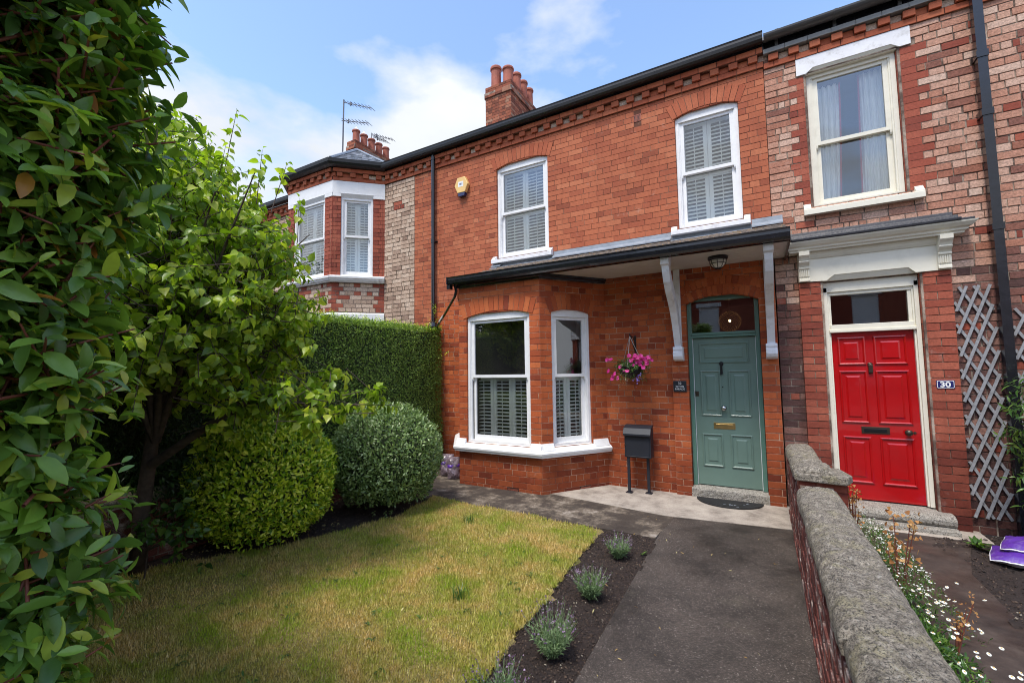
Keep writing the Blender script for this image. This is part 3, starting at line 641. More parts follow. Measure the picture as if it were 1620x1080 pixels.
for (a, b) in W1:
    voussoirs(WF, a, b, 5.345, .075, .225, 'brick_arch', R1, 12 if b - a < .9 else 14, proud=.010)
# air vent (terracotta grid)
mb = MB(); mb.box(-1.48, -1.37, -.02, .008, 5.47, 5.58)
v = mb.obj('air_vent', 'terracotta', R1)
for i in range(5):
    for k in range(5):
        mb = MB(); mb.box(-1.471 + i * .0195, -1.459 + i * .0195, .0082, .0095, 5.478 + k * .0195, 5.490 + k * .0195)
        if i == k == 0: vm = mb
        else: vm.v += mb.v; vm.f += [tuple(j + len(vm.v) - len(mb.v) for j in f) for f in mb.f]
vm.obj('vent_hole', 'black_iron', v)
# upper windows
for (a, b) in W1:
    wz0, wz1 = 3.70, 5.33
    window(WF, a + .003, b - .003, wz0, wz1, .075, R1, 'white_paint', fw=.075, b0=-.055, rail=4.515, dark=False,
           shutters=[(wz0 + .05, 4.50, 2, 42), (4.53, wz1 - .06, 2, 42)], pitch=.056)
sill(WF, -4.04, -2.87, 3.60, 3.70, .10, R1, 'old_white_paint'); sill(WF, -.99, .01, 3.60, 3.70, .10, R1, 'old_white_paint')
# gutter and fascia
gutter(WF, x0 - 1.36, x1 + .005, 5.975, .20, 'black_plastic', R1, h=.115, w=.13)
mb = MB(); mb.box(x0 - 1.36, x1, -.1, .072, 5.958, 6.09); mb.obj('fascia', 'black_paint', R1)
# roof
def roof(root, x0, x1, y0, z0, y1, z1, mat='slate'):
    mb = MB(); mb.hexa([(x0, y0, z0 - .05), (x1, y0, z0 - .05), (x1, y1, z1 - .05), (x0, y1, z1 - .05), (x0, y0, z0), (x1, y0, z0), (x1, y1, z1), (x0, y1, z1)])
    mb.hexa([(x0, y1, z1 - .05), (x1, y1, z1 - .05), (x1, 2 * y1 - y0, z0 - .05), (x0, 2 * y1 - y0, z0 - .05), (x0, y1, z1), (x1, y1, z1), (x1, 2 * y1 - y0, z0), (x0, 2 * y1 - y0, z0)])
    return mb.obj('roof', mat, root)
roof(R1, x0, x1, -.10, 6.06, 4.9, 9.12)
mb = MB(); mb.box(x0, x1, -9.9, -9.7, -.1, 6.0); mb.obj('rear_wall', 'brick_orange', R1)
# chimney stacks
def stack(root, xa, xb, ya, yb, z0, z1, pots, band=True):
    """stack with brick courses built as geometry"""
    mb = MB(); mb.box(xa, xb, -yb, -ya, z0, z1); ch = mb.obj('chimney', 'mortar_rustic', root)
    H = House(ch)
    for F, w in ((Fr((xa, ya, 0), (1, 0, 0)), xb - xa), (Fr((xb, ya, 0), (0, 1, 0)), yb - ya), (Fr((xa, yb, 0), (0, -1, 0)), yb - ya)):
        H.face(F, w, z0, z1 - .30, 'brick_stack', hdr=2, out=.006, vis=False)
        H.face(F, w, z1 - .30, z1 - .215, 'brick_stack', hdr=0, out=.045, vis=False)
        H.face(F, w, z1 - .215, z1 - .13, 'brick_stack', hdr=0, out=.028, vis=False)
        H.face(F, w, z1 - .13, z1 + .04, 'brick_stack', hdr=0, out=.012, vis=False)
    mb = MB(); mb.box(xa - .03, xb + .03, -yb - .03, -ya + .03, z1 - .29, z1 - .14); mb.box(xa + .03, xb - .03, -yb + .03, -ya - .03, z1, z1 + .045); mb.obj('corbel_core', 'mortar_rustic', ch)
    H.build(0)
    for x, y, h, r, cap in pots:
        mb = MB(); mb.lathe((x, y, z1 + .03), [(r * 1.08, 0), (r * 1.05, .05), (r, .09), (r * .95, h * .8), (r * .97, h * .86), (r * 1.14, h * .88), (r * 1.16, h * .95), (r * 1.08, h), (r * .8, h), (r * .78, h - .2)], 16)
        p = mb.obj('chimney_pot', 'terracotta', ch, smooth=False)
        if cap:
            mb = MB(); mb.lathe((x, y, z1 + .03 + h), [(r * .9, 0.01), (r * .12, .16), (.01, .2)], 8); mb.obj('pot_cowl', 'white_pole', ch)
stack(R1, -6.75, -5.88, 4.0, 5.75, 6.6, 10.16, [(-6.52, 4.24, .72, .155, 0), (-6.10, 4.24, .56, .155, 0), (-6.06, 4.68, .62, .14, 0), (-6.06, 5.10, .62, .14, 0), (-6.06, 5.50, .60, .14, 0)])
# drainpipe at the left end, hopper outlet pipe from the porch gutter
drainpipe(WF, -5.38, 0, 6.0, 'black_paint', R1, .075, out=.075, collars=(5.86, 4.2, 2.45))
mb = MB(); mb.tube([(-4.15, -1.02, 3.08), (-4.15, -.98, 2.98), (-4.2, -.95, 2.90), (-4.75, -.5, 2.72), (-5.30, -.10, 2.52)], .022, 10); mb.obj('overflow_pipe', 'black_paint', R1)
mb = MB(); mb.tube([(-4.86, -.42, 2.685), (-5.05, -.28, 2.615)], .026, 10); mb.obj('pipe_joint', 'white_paint', R1)
mb = MB(); mb.lathe((-5.36, -.10, 2.44), [(.03, 0), (.08, .05), (.10, .12), (.07, .19), (.03, .22)], 12); mb.obj('rainwater_trap', 'black_paint', R1)
# ---- bay
A_ = Vector((-2.70, -.93, 0)); B_ = Vector((-2.03, 0, 0)); C_ = Vector((-4.13, -.93, 0)); D_ = Vector((-4.80, 0, 0))
FB = Fr(C_, (1, 0, 0)); FD = Fr(A_, B_ - A_); FE = Fr(D_, C_ - D_); LB = 1.43; LD = (B_ - A_).length
oB = (.145, 1.262); oD = (.19, .865)
ZS = 2.53
for F, w, o in ((FB, LB, oB), (FD, LD, oD), (FE, LD, (.28, .95))):
    panel(F, w, -.10, 3.04, [(o[0] - .004, o[1] + .004, .60, ZS + .075)], 'mortar_low', R1, thick=.2, name='bay_wall')
def hb(o): return lambda z0, z1: [o] if z1 > .60 and z0 < ZS + .04 else []
vents = {id(FB): (.84, 1.04), }
H1.face(FB, LB, -.09, 3.03, 'brick_orange_low', lambda z0, z1: hb(oB)(z0, z1) + ([(.86, 1.05)] if z1 < .01 else []), hdr=4)
H1.face(FD, LD, -.09, 3.03, 'brick_orange_low', lambda z0, z1: hb(oD)(z0, z1) + ([(.62, .81)] if z1 < .01 else []), hdr=4, ph=2)
H1.face(FE, LD, -.09, 3.03, 'brick_orange_low', hb((.28, .95)), hdr=4, vis=False)
for F, a in ((FB, .86), (FD, .62)):
    mb = MB(F); z = -.088
    for k in range(2):
        for j in range(12):
            x = a + .008 + j * .0145; mb.prism([(x, z + .03 * k + .016), (x + .004, z + .03 * k + .012), (x + .016, z + .03 * k + .038), (x + .012, z + .042 + .03 * k)], -.01, .004, 'b')
    mb.obj('air_brick', 'terracotta', R1)
    mb = MB(F); mb.box(a, a + .19, -.02, .0012, -.088, -.006); mb.obj('air_brick_back', 'black_iron', R1)
for F, o, n in ((FB, oB, 15), (FD, oD, 10)):
    voussoirs(F, o[0], o[1], ZS + .01, .075 if F is FB else .055, .225, 'brick_orange_low', R1, n, proud=.011, deep=.09)
bw = dict(fw=.075, b0=-.05, rail=1.615, room=.9)
window(FB, oB[0] + .003, oB[1] - .003, .60, ZS, .085, R1, shutters=[(.66, 1.60, 3, 12)], pitch=.054, **bw)
window(FD, oD[0] + .003, oD[1] - .003, .60, ZS, .065, R1, shutters=[(.66, 1.60, 2, 12)], pitch=.054, **bw)
window(FE, .283, .947, .60, ZS, .06, R1, **bw)
# bay sill: mitred slab round the bay
def mitre(path, z0, z1, out, name, mat, root, prof=None):
    """extrude a profile (b,z) along a plan path with mitred corners; outward = right of travel (u x z)"""
    P = [Vector((p[0], p[1], 0)) for p in path]; mb = MB(); secs = []
    for i, p in enumerate(P):
        d0 = (P[i] - P[i - 1]).normalized() if i else (P[1] - P[0]).normalized(); d1 = (P[i + 1] - P[i]).normalized() if i < len(P) - 1 else d0
        n0 = d0.cross(Vector((0, 0, 1))); n1 = d1.cross(Vector((0, 0, 1))); m_ = (n0 + n1).normalized(); m_ = m_ / max(.3, m_.dot(n0))
        secs.append([p + m_ * b + Vector((0, 0, z)) for b, z in prof])
    i0 = 0; k = len(prof)
    for s_ in secs: mb.v += [tuple(v) for v in s_]
    for i in range(len(secs) - 1):
        for j in range(k): mb.f.append((i * k + j, (i + 1) * k + j, (i + 1) * k + (j + 1) % k, i * k + (j + 1) % k))
    mb.f.append(tuple(range(k))); mb.f.append(tuple((len(secs) - 1) * k + j for j in range(k - 1, -1, -1)))
    return mb.obj(name, mat, root)
bayp = [D_, C_, A_, B_]
mitre(bayp, 0, 0, 0, 'bay_sill', 'white_paint', R1, [(-.12, .465), (.075, .465), (.082, .475), (.085, .50), (.098, .505), (.102, .53), (.09, .545), (-.03, .606), (-.12, .606)])
for F, a, b in ((FB, -.03, .135), (FB, 1.275, LB + .012), (FD, -.012, .18), (FD, .875, LD - .02)):
    mb = MB(F); mb.prism([(.003, .54), (.07, .56), (.025, .655), (.003, .655)], a, b, 'a'); mb.obj('sill_stool', 'white_paint', R1)
mitre(bayp, 0, 0, 0, 'bay_fascia', 'black_paint', R1, [(-.05, 3.025), (.035, 3.025), (.04, 3.05), (.055, 3.06), (.06, 3.10), (-.05, 3.10)])
# bay interior closed top and floor
# ---- porch roof
gx0, gx1 = -4.20, .37
mb = MB(); mb.box(gx0 + .05, gx1 - .01, 0.02, .98, 3.095, 3.12); mb.obj('soffit', 'soffit_paint', R1)
for k in range(9):
    mb = MB(); z = 3.0925; b = .06 + k * .102
    mb.box(-2.0, gx1 - .012, b, b + .098, z - .002, z + .002); mb.obj('soffit_board', 'soffit_paint', R1)
mb = MB(); mb.hexa([(gx0, -1.03, 3.135), (gx1, -1.03, 3.135), (gx1, .0, 3.49), (gx0 + .35, .0, 3.49), (gx0, -1.03, 3.155), (gx1, -1.03, 3.155), (gx1, .0, 3.525), (gx0 + .35, .0, 3.525)]); mb.obj('porch_roof', 'mossy_tile', R1)
# tile courses
tl = []
for k in range(7):
    t0 = k / 7; t1 = (k + 1.25) / 7
    xa = gx0 + .35 * t0; n = int((gx1 - xa) / .17)
    for j in range(n + 1):
        a = xa + j * .17 + (k % 2) * .085; b = min(a + .166, gx1)
        if b - a < .03: continue
        y0_, y1_ = -1.07 + 1.07 * t0, -1.07 + 1.07 * min(t1, 1); z0_, z1_ = 3.160 + .378 * t0 + .016, 3.160 + .378 * min(t1, 1)
        r = random.uniform(-.003, .003)
        tl.append((a, b, y0_, y1_, z0_ + r, z1_ + r))
mb = MB()
for a, b, y0_, y1_, z0_, z1_ in tl: mb.hexa([(a, y0_, z0_ - .014), (b, y0_, z0_ - .014), (b, y1_, z1_ - .014), (a, y1_, z1_ - .014), (a, y0_, z0_), (b, y0_, z0_), (b, y1_, z1_), (a, y1_, z1_)])
o = mb.obj('roof_tiles', 'mossy_tile', R1); o['kind'] = 'stuff'
for a, b in ((gx0 + .34, -4.05), (-2.86, -1.0), (.02, gx1)):
    mb = MB(); mb.prism([(.008, 3.66), (.014, 3.66), (.022, 3.60), (.10, 3.545), (.10, 3.53), (.014, 3.585), (.008, 3.58)], a, b, 'a'); mb.obj('lead_flashing', 'lead', R1)
mb = MB(); mb.prism([(.004, 3.598), (.012, 3.598), (.02, 3.55), (.15, 3.495), (.15, 3.485), (.004, 3.52)], -4.05, -2.86, 'a'); mb.obj('lead_flashing', 'lead', R1)
mb = MB(); mb.prism([(.004, 3.598), (.012, 3.598), (.02, 3.55), (.15, 3.495), (.15, 3.485), (.004, 3.52)], -1.0, .02, 'a'); mb.obj('lead_flashing', 'lead', R1)
gutter(WF, gx0 - .02, gx1, 3.065, 1.12, 'black_paint', R1, h=.12, w=.14, name='porch_gutter')
mb = MB(); mb.box(gx0 + .03, gx1, .98, 1.0, 3.06, 3.16); mb.box(gx1 - .012, gx1 + .008, .0, 1.0, 3.06, 3.17); mb.prism([(0, 3.17), (1.0, 3.17), (0, 3.48)], gx1 - .01, gx1 + .006, 'a'); mb.obj('bargeboard', 'black_paint', R1)
mb = MB(); mb.prism([(0.02, 3.06), (1.03, 3.06), (1.03, 3.16), (.02, 3.42)], gx0, gx0 + .02, 'a'); mb.obj('verge_board', 'black_paint', R1)
mb = MB(); mb.box(gx0 - .035, gx0 - .02, 1.0, 1.13, 3.07, 3.19); mb.box(gx0 - .05, gx0 + .01, 1.02, 1.10, 3.0, 3.07); mb.obj('gutter_end', 'black_paint', R1)
# timber brackets
def bracket(x):
    w = .085; ca = MB(); hw = w / 2
    ca.box(x - hw, x + hw, .064, .11, 2.0, 3.09)
    o1 = ca.obj('bracket', 'old_white_paint', R1, bevel=.004)
    mb = MB()      # curved strut
    out = [(.97, 3.03), (.93, 2.90), (.86, 2.78), (.74, 2.66), (.60, 2.56), (.46, 2.44), (.34, 2.28), (.25, 2.10), (.19, 1.99)]
    inn = [(.10, 1.99), (.13, 2.12), (.20, 2.32), (.31, 2.50), (.46, 2.64), (.61, 2.75), (.73, 2.85), (.80, 2.94), (.84, 3.03)]
    for i in range(len(out) - 1):
        a, b = out[i], out[i + 1]; c, d = inn[len(inn) - 2 - i], inn[len(inn) - 1 - i]
        mb.prism([a, b, c, d], x - hw, x + hw, 'a')
    mb.obj('bracket_strut', 'old_white_paint', o1)
    mb = MB(); mb.prism([(.80, 3.092), (1.0, 3.092), (1.0, 3.03), (.985, 2.985), (.93, 2.965), (.80, 2.99)], x - hw - .008, x + hw + .008, 'a'); mb.obj('bracket_cap', 'old_white_paint', o1, bevel=.004)
    mb = MB(); mb.prism([(.066, 1.99), (.225, 1.99), (.23, 1.955), (.215, 1.93), (.235, 1.92), (.24, 1.86), (.215, 1.82), (.17, 1.80), (.066, 1.795)], x - hw - .02, x + hw + .02, 'a'); mb.obj('bracket_foot', 'old_white_paint', o1, bevel=.005)
bracket(-.945); bracket(.165)
# ---- green door bay: pilasters and arch in plane -.06
F6 = Fr((0, -.06, 0), (1, 0, 0)); dz0, dzs = .09, 2.585
panel(F6, 1.29, -.10, 3.10, [(-.846, .052, -.2, 2.705)], 'mortar_low', R1, thick=.28, a0=-1.05, name='porch_wall')
def door_hole(z0, z1): return [(-.842, .048)] if z0 < 2.66 else []
H1.face(F6, 1.29, -.09, 3.09, 'brick_orange_low', door_hole, a_start=-1.05, hdr=2, ln=.232, joint=.009)
voussoirs(F6, -.842, .048, 2.59, .105, .25, 'brick_orange_low', R1, 15, proud=.009, deep=.12, rings=2)
mb = MB(); mb.box(-1.052, -1.048, 0, .058, -.1, 3.09); mb.obj('pilaster_return', 'brick_orange_low', R1)
# door frame
mb = MB(); fx0, fx1 = -.840, .046; b0 = -.03
mb.box(fx0, fx0 + .052, b0 - .12, b0, dz0, 2.70); mb.box(fx1 - .052, fx1, b0 - .12, b0, dz0, 2.70)
mb.box(fx0 + .052, fx1 - .052, b0 - .12, b0, 2.115, 2.15); mb.box(fx0 + .052, fx1 - .052, b0 - .12, b0 + .012, 2.15, 2.185); mb.box(fx0 + .052, fx1 - .052, b0 - .12, b0 - .005, 2.63, 2.72)
df = mb.obj('door_frame', 'green_frame', R1, bevel=.004)
for a in (fx0 + .052, fx1 - .058):
    mb = MB(); mb.box(a, a + .006, b0 - .06, b0 - .045, dz0, 2.115); mb.obj('draught_strip', 'white_paint', df)
g = MB(); g.q([WF(fx0 + .05, b0 - .05, 2.18), WF(fx1 - .05, b0 - .05, 2.18), WF(fx1 - .05, b0 - .05, 2.64), WF(fx0 + .05, b0 - .05, 2.64)]); g.obj('pane', 'glass', df)
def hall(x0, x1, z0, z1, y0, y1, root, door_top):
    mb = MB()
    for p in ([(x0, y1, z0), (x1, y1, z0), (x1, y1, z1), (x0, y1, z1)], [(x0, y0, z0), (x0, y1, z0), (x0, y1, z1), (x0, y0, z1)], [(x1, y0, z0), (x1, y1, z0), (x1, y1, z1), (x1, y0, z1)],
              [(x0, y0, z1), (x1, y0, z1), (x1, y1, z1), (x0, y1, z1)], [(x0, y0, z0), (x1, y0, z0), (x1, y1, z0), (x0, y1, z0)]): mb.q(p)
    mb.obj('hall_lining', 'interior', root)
hall(-1.4, .45, .05, 3.0, .225, 4.0, R1, 2.1)
DX0, DX1, DZ0, DZ1 = -.782, -.012, .10, 2.112
def raised(F, x0, x1, z0, z1, b, mat, par, field=.075, red=False):
    mb = MB(F); mb.rings(x0, x1, z0, z1, [(0, b - .001), (.002, b + .012), (.012, b + .016), (.022, b + .010), (.030, b - .008), (.034, b - .010), (.036, b - .010), (.036 + field * .55, b + .006), (.038 + field * .55, b + .009)])
    return mb.obj('panel', mat, par)
def leaf_door(x0, x1, z0, z1, b, mat, root, panels, name='door'):
    """stiles and rails with openings behind raised panels"""
    w, h = x1 - x0, z1 - z0; ops = [(x0 + a * w + .034, x0 + c * w - .034, z1 - d * h + .034, z1 - e * h - .034) for a, c, e, d in panels]
    xs = sorted({x0, x1} | {v for o in ops for v in o[:2]}); zs = sorted({z0, z1} | {v for o in ops for v in o[2:]}); mb = MB()
    mb.box(x0, x1, b - .045, b, z0, z1)
    d = mb.obj(name, mat, root)
    for a, c, e, dd in panels: raised(WF, x0 + a * w, x0 + c * w, z1 - dd * h, z1 - e * h, b, mat, d)
    return d
dr = leaf_door(DX0, DX1, DZ0, DZ1, -.08, 'green_door', R1, [(.095, .895, .035, .175), (.10, .435, .225, .535), (.555, .895, .225, .535), (.095, .43, .655, .875), (.55, .89, .655, .875)])
def dp(fx, fz): return DX0 + fx * (DX1 - DX0), DZ1 - fz * (DZ1 - DZ0)
x, z = dp(.46, .60); mb = MB(); mb.box(x - .132, x + .132, -.08, -.074, z - .042, z + .042); mb.obj('letterbox_plate', 'brass', dr, bevel=.002)
mb = MB(); mb.box(x - .105, x + .105, -.074, -.068, z - .024, z + .024); mb.obj('letterbox_flap', 'brass', dr, bevel=.003)
x, z = dp(.465, .48); mb = MB(); mb.lathe((x, .08, z), [(.036, 0), (.036, .006), (.014, .010), (.012, .03), (.026, .036), (.034, .05), (.031, .066), (.015, .074), (.002, .076)], 18, axis=(0, -1, 0)); mb.obj('door_knob', 'chrome', dr, smooth=True)
x, z = dp(.455, .215); mb = MB(); mb.lathe((x, .082, z + .06), [(.022, 0), (.024, .008), (.014, .014), (.016, .03), (.006, .036)], 12, axis=(0, -1, 0))
mb.prism([(-.078, z + .075), (-.045, z + .05), (-.05, z - .06), (-.035, z - .075), (-.078, z - .08), (-.068, z - .02), (-.066, z + .03)], x - .013, x + .013, 'a'); mb.prism([(x - .024, z + .06), (x + .024, z + .06), (x + .026, z + .09), (x, z + .10), (x - .026, z + .09)], -.08, -.060, 'b'); mb.obj('door_knocker', 'black_iron', dr, bevel=.003)
x, z = dp(.46, .338); mb = MB(); mb.lathe((x, .081, z), [(.009, 0), (.009, .004), (.005, .005)], 10, axis=(0, -1, 0)); mb.obj('spyhole', 'black_iron', dr)
x, z = dp(.035, .385); mb = MB(); mb.box(x - .024, x + .024, -.08, -.072, z - .035, z + .035); mb.lathe((x, .073, z + .008), [(.012, 0), (.012, .008), (.004, .009)], 12, axis=(0, -1, 0)); mb.obj('door_lock', 'bronze', dr, bevel=.002)
mb = MB(); mb.prism([(-.18, -.06), (.075, -.06), (.08, .06), (.07, .075), (-.03, .088), (-.18, .088)], -.855, .06, 'a'); mb.obj('door_step', 'step_stone', R1)
H1.build(300)

# ================================================================ RED DOOR HOUSE (30)
R2 = empty('brick_house', (3.2, 0, -.08), 'pink and buff rustic brick house with the bright red front door and cream lintels', 'house')
H2 = House(R2); X0, X1 = .255, 7.0
W2 = (.715, 1.60)
F60 = Fr((0, -.06, 0), (1, 0, 0))
panel(WF, X1 - X0, -.12, 6.02, [(W2[0] - .006, W2[1] + .006, 3.70, 5.45), (.74, 1.64, -.3, 2.72), (3.4, 5.9, -.1, 3.0)], 'mortar_rustic', R2, a0=X0)
def m2(a, z):
    if 3.66 < z < 5.46 and a < 2.0:
        k = int(round(z / CH)) % 2
        if W2[0] - (.11 if k else .20) < a < W2[0] or W2[1] < a < W2[1] + (.20 if k else .28): return 'brick_red'
    if random.random() < .05: return 'brick_red'
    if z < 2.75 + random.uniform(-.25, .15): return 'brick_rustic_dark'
    return 'brick_rustic'
def holes2(z0, z1):
    h = []
    if z1 > 3.70 and z0 < 5.44:
        k = int(round((z0 + .10) / CH)) - 44; h.append((W2[0] - (.20 if k % 2 else .115), W2[1] + (.27 if k % 2 else .17)))
    if z1 > 5.44 and z0 < 5.67: h.append((.61, 1.73))
    if z0 < 2.72: h.append((.745, 1.635))
    if z0 < 2.74: h.append((.50, .745)); h.append((1.635, 1.893))
    if -.1 < z0 < 3.0: h.append((3.4, 5.9))
    return h
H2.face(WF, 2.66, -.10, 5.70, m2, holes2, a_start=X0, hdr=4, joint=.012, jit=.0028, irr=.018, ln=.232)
H2.face(WF, X1 - 2.92, -.10, 5.70, 'brick_rustic', holes2, a_start=2.92, hdr=4, joint=.012, vis=False)
cornice(H2, R2, WF, X0, 3.2, 5.66, 'brick_arch', top=False)
for k in range(12):
    a = X0 + .245 * k; mb = MB(); mb.box(a + .002, a + .243, -.02, .085, 5.838, 5.898); mb.obj('eaves_stone', 'grey_stone_strip', R2, bevel=.002)
mb = MB(); mb.box(X0, X1, -.1, .03, 5.90, 6.05); mb.obj('fascia', 'black_paint', R2)
mb = MB()
prof = [(.05 + .075 + .072 * math.cos(t), 6.045 + .072 * math.sin(t)) for t in [math.pi + math.pi * k / 10 for k in range(11)]] + [(.05 + .075 + .066 * math.cos(t), 6.045 + .066 * math.sin(t)) for t in [2 * math.pi - math.pi * k / 10 for k in range(11)]]
for p, q in zip(range(10), range(21, 11, -1)): mb.prism([prof[p], prof[p + 1], prof[q - 1], prof[q]], X0 + .01, X1, 'a')
gt = mb.obj('gutter', 'grey_gutter', R2)
for k in range(5):
    a = X0 + .14 + k * .62; mb = MB()
    pr = [(.125 + .078 * math.cos(t), 6.045 + .078 * math.sin(t)) for t in [math.pi + math.pi * k2 / 10 for k2 in range(11)]]
    for p in range(10): mb.prism([pr[p], pr[p + 1], (.125 + (pr[p + 1][0] - .125) * .9, 6.045 + (pr[p + 1][1] - 6.045) * .9), (.125 + (pr[p][0] - .125) * .9, 6.045 + (pr[p][1] - 6.045) * .9)], a, a + .035, 'a')
    mb.box(a, a + .035, .03, .06, 5.92, 6.05); mb.obj('gutter_bracket', 'grey_gutter', gt)
roof(R2, X0, X1, -.10, 6.07, 4.9, 9.12)
# lintel of the upper window with its chamfered notch
mb = MB(); mb.prism([(.61, 5.44), (.61, 5.67), (1.73, 5.67), (1.73, 5.44), (1.63, 5.44), (1.55, 5.50), (.79, 5.50), (.71, 5.44)], -.10, .022, 'b'); mb.obj('window_lintel', 'old_white_paint', R2)
mb = MB(); mb.prism([(-.1, 5.44), (-.012, 5.44), (.018, 5.50), (-.1, 5.50)], .705, 1.635, 'a'); mb.obj('lintel_moulding', 'cream_paint', R2)
window(WF, W2[0] + .003, W2[1] - .003, 3.70, 5.44, 0, R2, 'cream_paint', fw=.085, b0=-.075, rail=4.53, dark=False, room=2.0, gap=.2)
sill(WF, .60, 1.735, 3.585, 3.70, .085, R2, 'cream_paint')
# bullnose jamb bricks of the upper window: rounded brick columns
def bullnose(F, a_edge, side, z0, z1, wnarrow, wwide, b_in, root, mat, z_stop, out=.005, proud0=0):
    """courses of special rounded bricks; side -1: brick lies left of the edge, +1 right"""
    z = z0; k = 0
    while z < z1 - .03:
        w = wwide if k % 2 else wnarrow; h = min(CH, z1 - z); j = .0028; r = .05; sg = side
        pts = [(a_edge, b_in), (a_edge, out - r)]
        pts += [(a_edge + sg * (r - r * math.cos(t)), out - r + r * math.sin(t)) for t in [math.pi / 2 * q / 5 for q in range(1, 6)]]
        pts += [(a_edge + sg * (w - .006), out), (a_edge + sg * (w - .006), b_in)]
        mb = MB(F); mb.prism(pts, z + j, z + h - j, 'z'); mb.obj('bullnose_brick', mat, root)
        z += CH; k += 1
bullnose(WF, W2[0], -1, 3.70, 5.43, .115, .20, -.14, R2, 'brick_red', 5.4)
bullnose(WF, W2[1], 1, 3.70, 5.43, .17, .27, -.14, R2, 'brick_red', 5.4)
# piers of the red door
for a, b in ((.50, .745), (1.635, 1.893)):
    mb = MB(F60); mb.box(a + .004, b - .004, -.06, -.004, -.10, 2.735); mb.obj('pier_core', 'mortar_rustic', R2)
    edge = b if a < 1 else a; sg = -1 if a < 1 else 1
    z = -.09; k = 0
    while z < 2.72:
        h = min(CH, 2.735 - z); w = b - a; sp_ = .115 if k % 2 else .0; j = .0045; r = .055; e = edge
        def col(w0, w1, rounded):
            mb = MB(F60)
            if rounded: pts = [(e, -.13), (e, .006 - r)] + [(e + sg * (r - r * math.cos(t)), .006 - r + r * math.sin(t)) for t in [math.pi / 2 * q / 5 for q in range(1, 6)]] + [(e + sg * w1, .006), (e + sg * w1, -.13)]
            else: pts = [(e + sg * w0, .006), (e + sg * w1, .006), (e + sg * w1, -.06), (e + sg * w0, -.06)]
            mb.prism(pts, z + j, z + h - j, 'z'); mb.obj('pier_brick', 'brick_red', R2)
        if k % 2: col(0, .13, True); col(.138, w, False)
        else: col(0, w, True)
        z += CH; k += 1
# door head: fascia panel, consoles and cornice
mb = MB(F60); mb.prism([(.50, 2.745), (.50, 3.10), (1.895, 3.10), (1.895, 2.735), (1.60, 2.735), (1.54, 2.80), (.86, 2.80), (.78, 2.735)], -.06, .02, 'b'); mb.obj('door_lintel', 'cream_paint', R2)
mb = MB(F60); mb.prism([(-.14, 2.735), (-.02, 2.735), (.014, 2.80), (-.14, 2.80)], .77, 1.61, 'a'); mb.obj('lintel_moulding', 'cream_paint', R2)
mb = MB(F60); mb.prism([(.02, 3.02), (.03, 3.02), (.05, 3.05), (.07, 3.10), (.02, 3.10)], .61, 1.79, 'a'); mb.obj('frieze_moulding', 'cream_paint', R2)
for a in (.505, 1.785):
    mb = MB(F60); prof = [(.02, 2.745), (.055, 2.745), (.055, 2.775), (.045, 2.78), (.045, 2.79), (.05, 2.80), (.06, 2.89), (.075, 2.895), (.08, 2.91), (.065, 2.92), (.08, 2.94), (.11, 2.965), (.12, 2.98), (.105, 2.99), (.125, 3.02), (.155, 3.05), (.16, 3.10), (.02, 3.10)]
    mb.prism(prof, a, a + .108, 'a'); c = mb.obj('console', 'cream_paint', R2, bevel=.002)
    for q in range(5):
        mb = MB(F60); mb.tube([F60(a + .017 + q * .0185, .056, 2.805), F60(a + .017 + q * .0185, .064, 2.885)], .0065, 6); mb.obj('flute', 'cream_paint', c)
mitre([(.44, .02), (.44, -.145), (1.96, -.145), (1.96, .02)], 0, 0, 0, 'door_cornice', 'cream_paint', R2, [(-.14, 3.102), (.03, 3.102), (.035, 3.125), (.055, 3.13), (.06, 3.15), (.085, 3.165), (.115, 3.20), (.12, 3.215), (-.14, 3.215)])
mb = MB(); mb.prism([(0, 3.216), (.275, 3.216), (.28, 3.25), (.20, 3.265), (.19, 3.30), (.06, 3.33), (.05, 3.375), (0, 3.38)], .43, 1.95, 'a'); mb.box(.395, .43, 0, .25, 3.216, 3.24); mb.box(1.95, 2.06, 0, .25, 3.216, 3.245); mb.obj('canopy_felt', 'felt', R2, bevel=.008)
# red door
b0 = -.01
mb = MB(); mb.box(.748, .788, b0 - .10, b0, .12, 2.66); mb.box(1.592, 1.632, b0 - .10, b0, .12, 2.66); mb.box(.748, 1.632, b0 - .10, b0, 2.60, 2.735)
mb.box(.788, .806, b0 - .1, b0 - .02, .12, 2.60); mb.box(1.574, 1.592, b0 - .1, b0 - .02, .12, 2.60); mb.box(.806, 1.574, b0 - .1, b0 - .02, 2.56, 2.60)
mb.box(.788, 1.592, b0 - .1, b0 + .008, 2.10, 2.135); mb.box(.806, 1.574, b0 - .1, b0 - .005, 2.135, 2.195); mb.box(1.54, 1.574, b0 - .1, b0 - .03, 2.195, 2.56); mb.box(.806, .822, b0 - .1, b0 - .03, 2.195, 2.56)
df2 = mb.obj('door_frame', 'cream_paint', R2, bevel=.004)
g = MB(); g.q([WF(.815, b0 - .05, 2.19), WF(1.55, b0 - .05, 2.19), WF(1.55, b0 - .05, 2.57), WF(.815, b0 - .05, 2.57)]); g.obj('pane', 'glass', df2)
hall(.3, 2.1, .05, 3.0, .225, 4.0, R2, 2.1)
DX0, DX1, DZ0, DZ1 = .807, 1.573, .125, 2.10
dr = leaf_door(DX0, DX1, DZ0, DZ1, -.065, 'red_door', R2, [(.07, .42, .03, .20), (.52, .915, .03, .20), (.07, .42, .235, .55), (.52, .92, .235, .55), (.07, .42, .63, .905), (.52, .92, .63, .905)])
x, z = dp(.475, .59); mb = MB(); mb.box(x - .13, x + .13, -.065, -.058, z - .04, z + .04); lb = mb.obj('letterbox_plate', 'bronze', dr, bevel=.002)
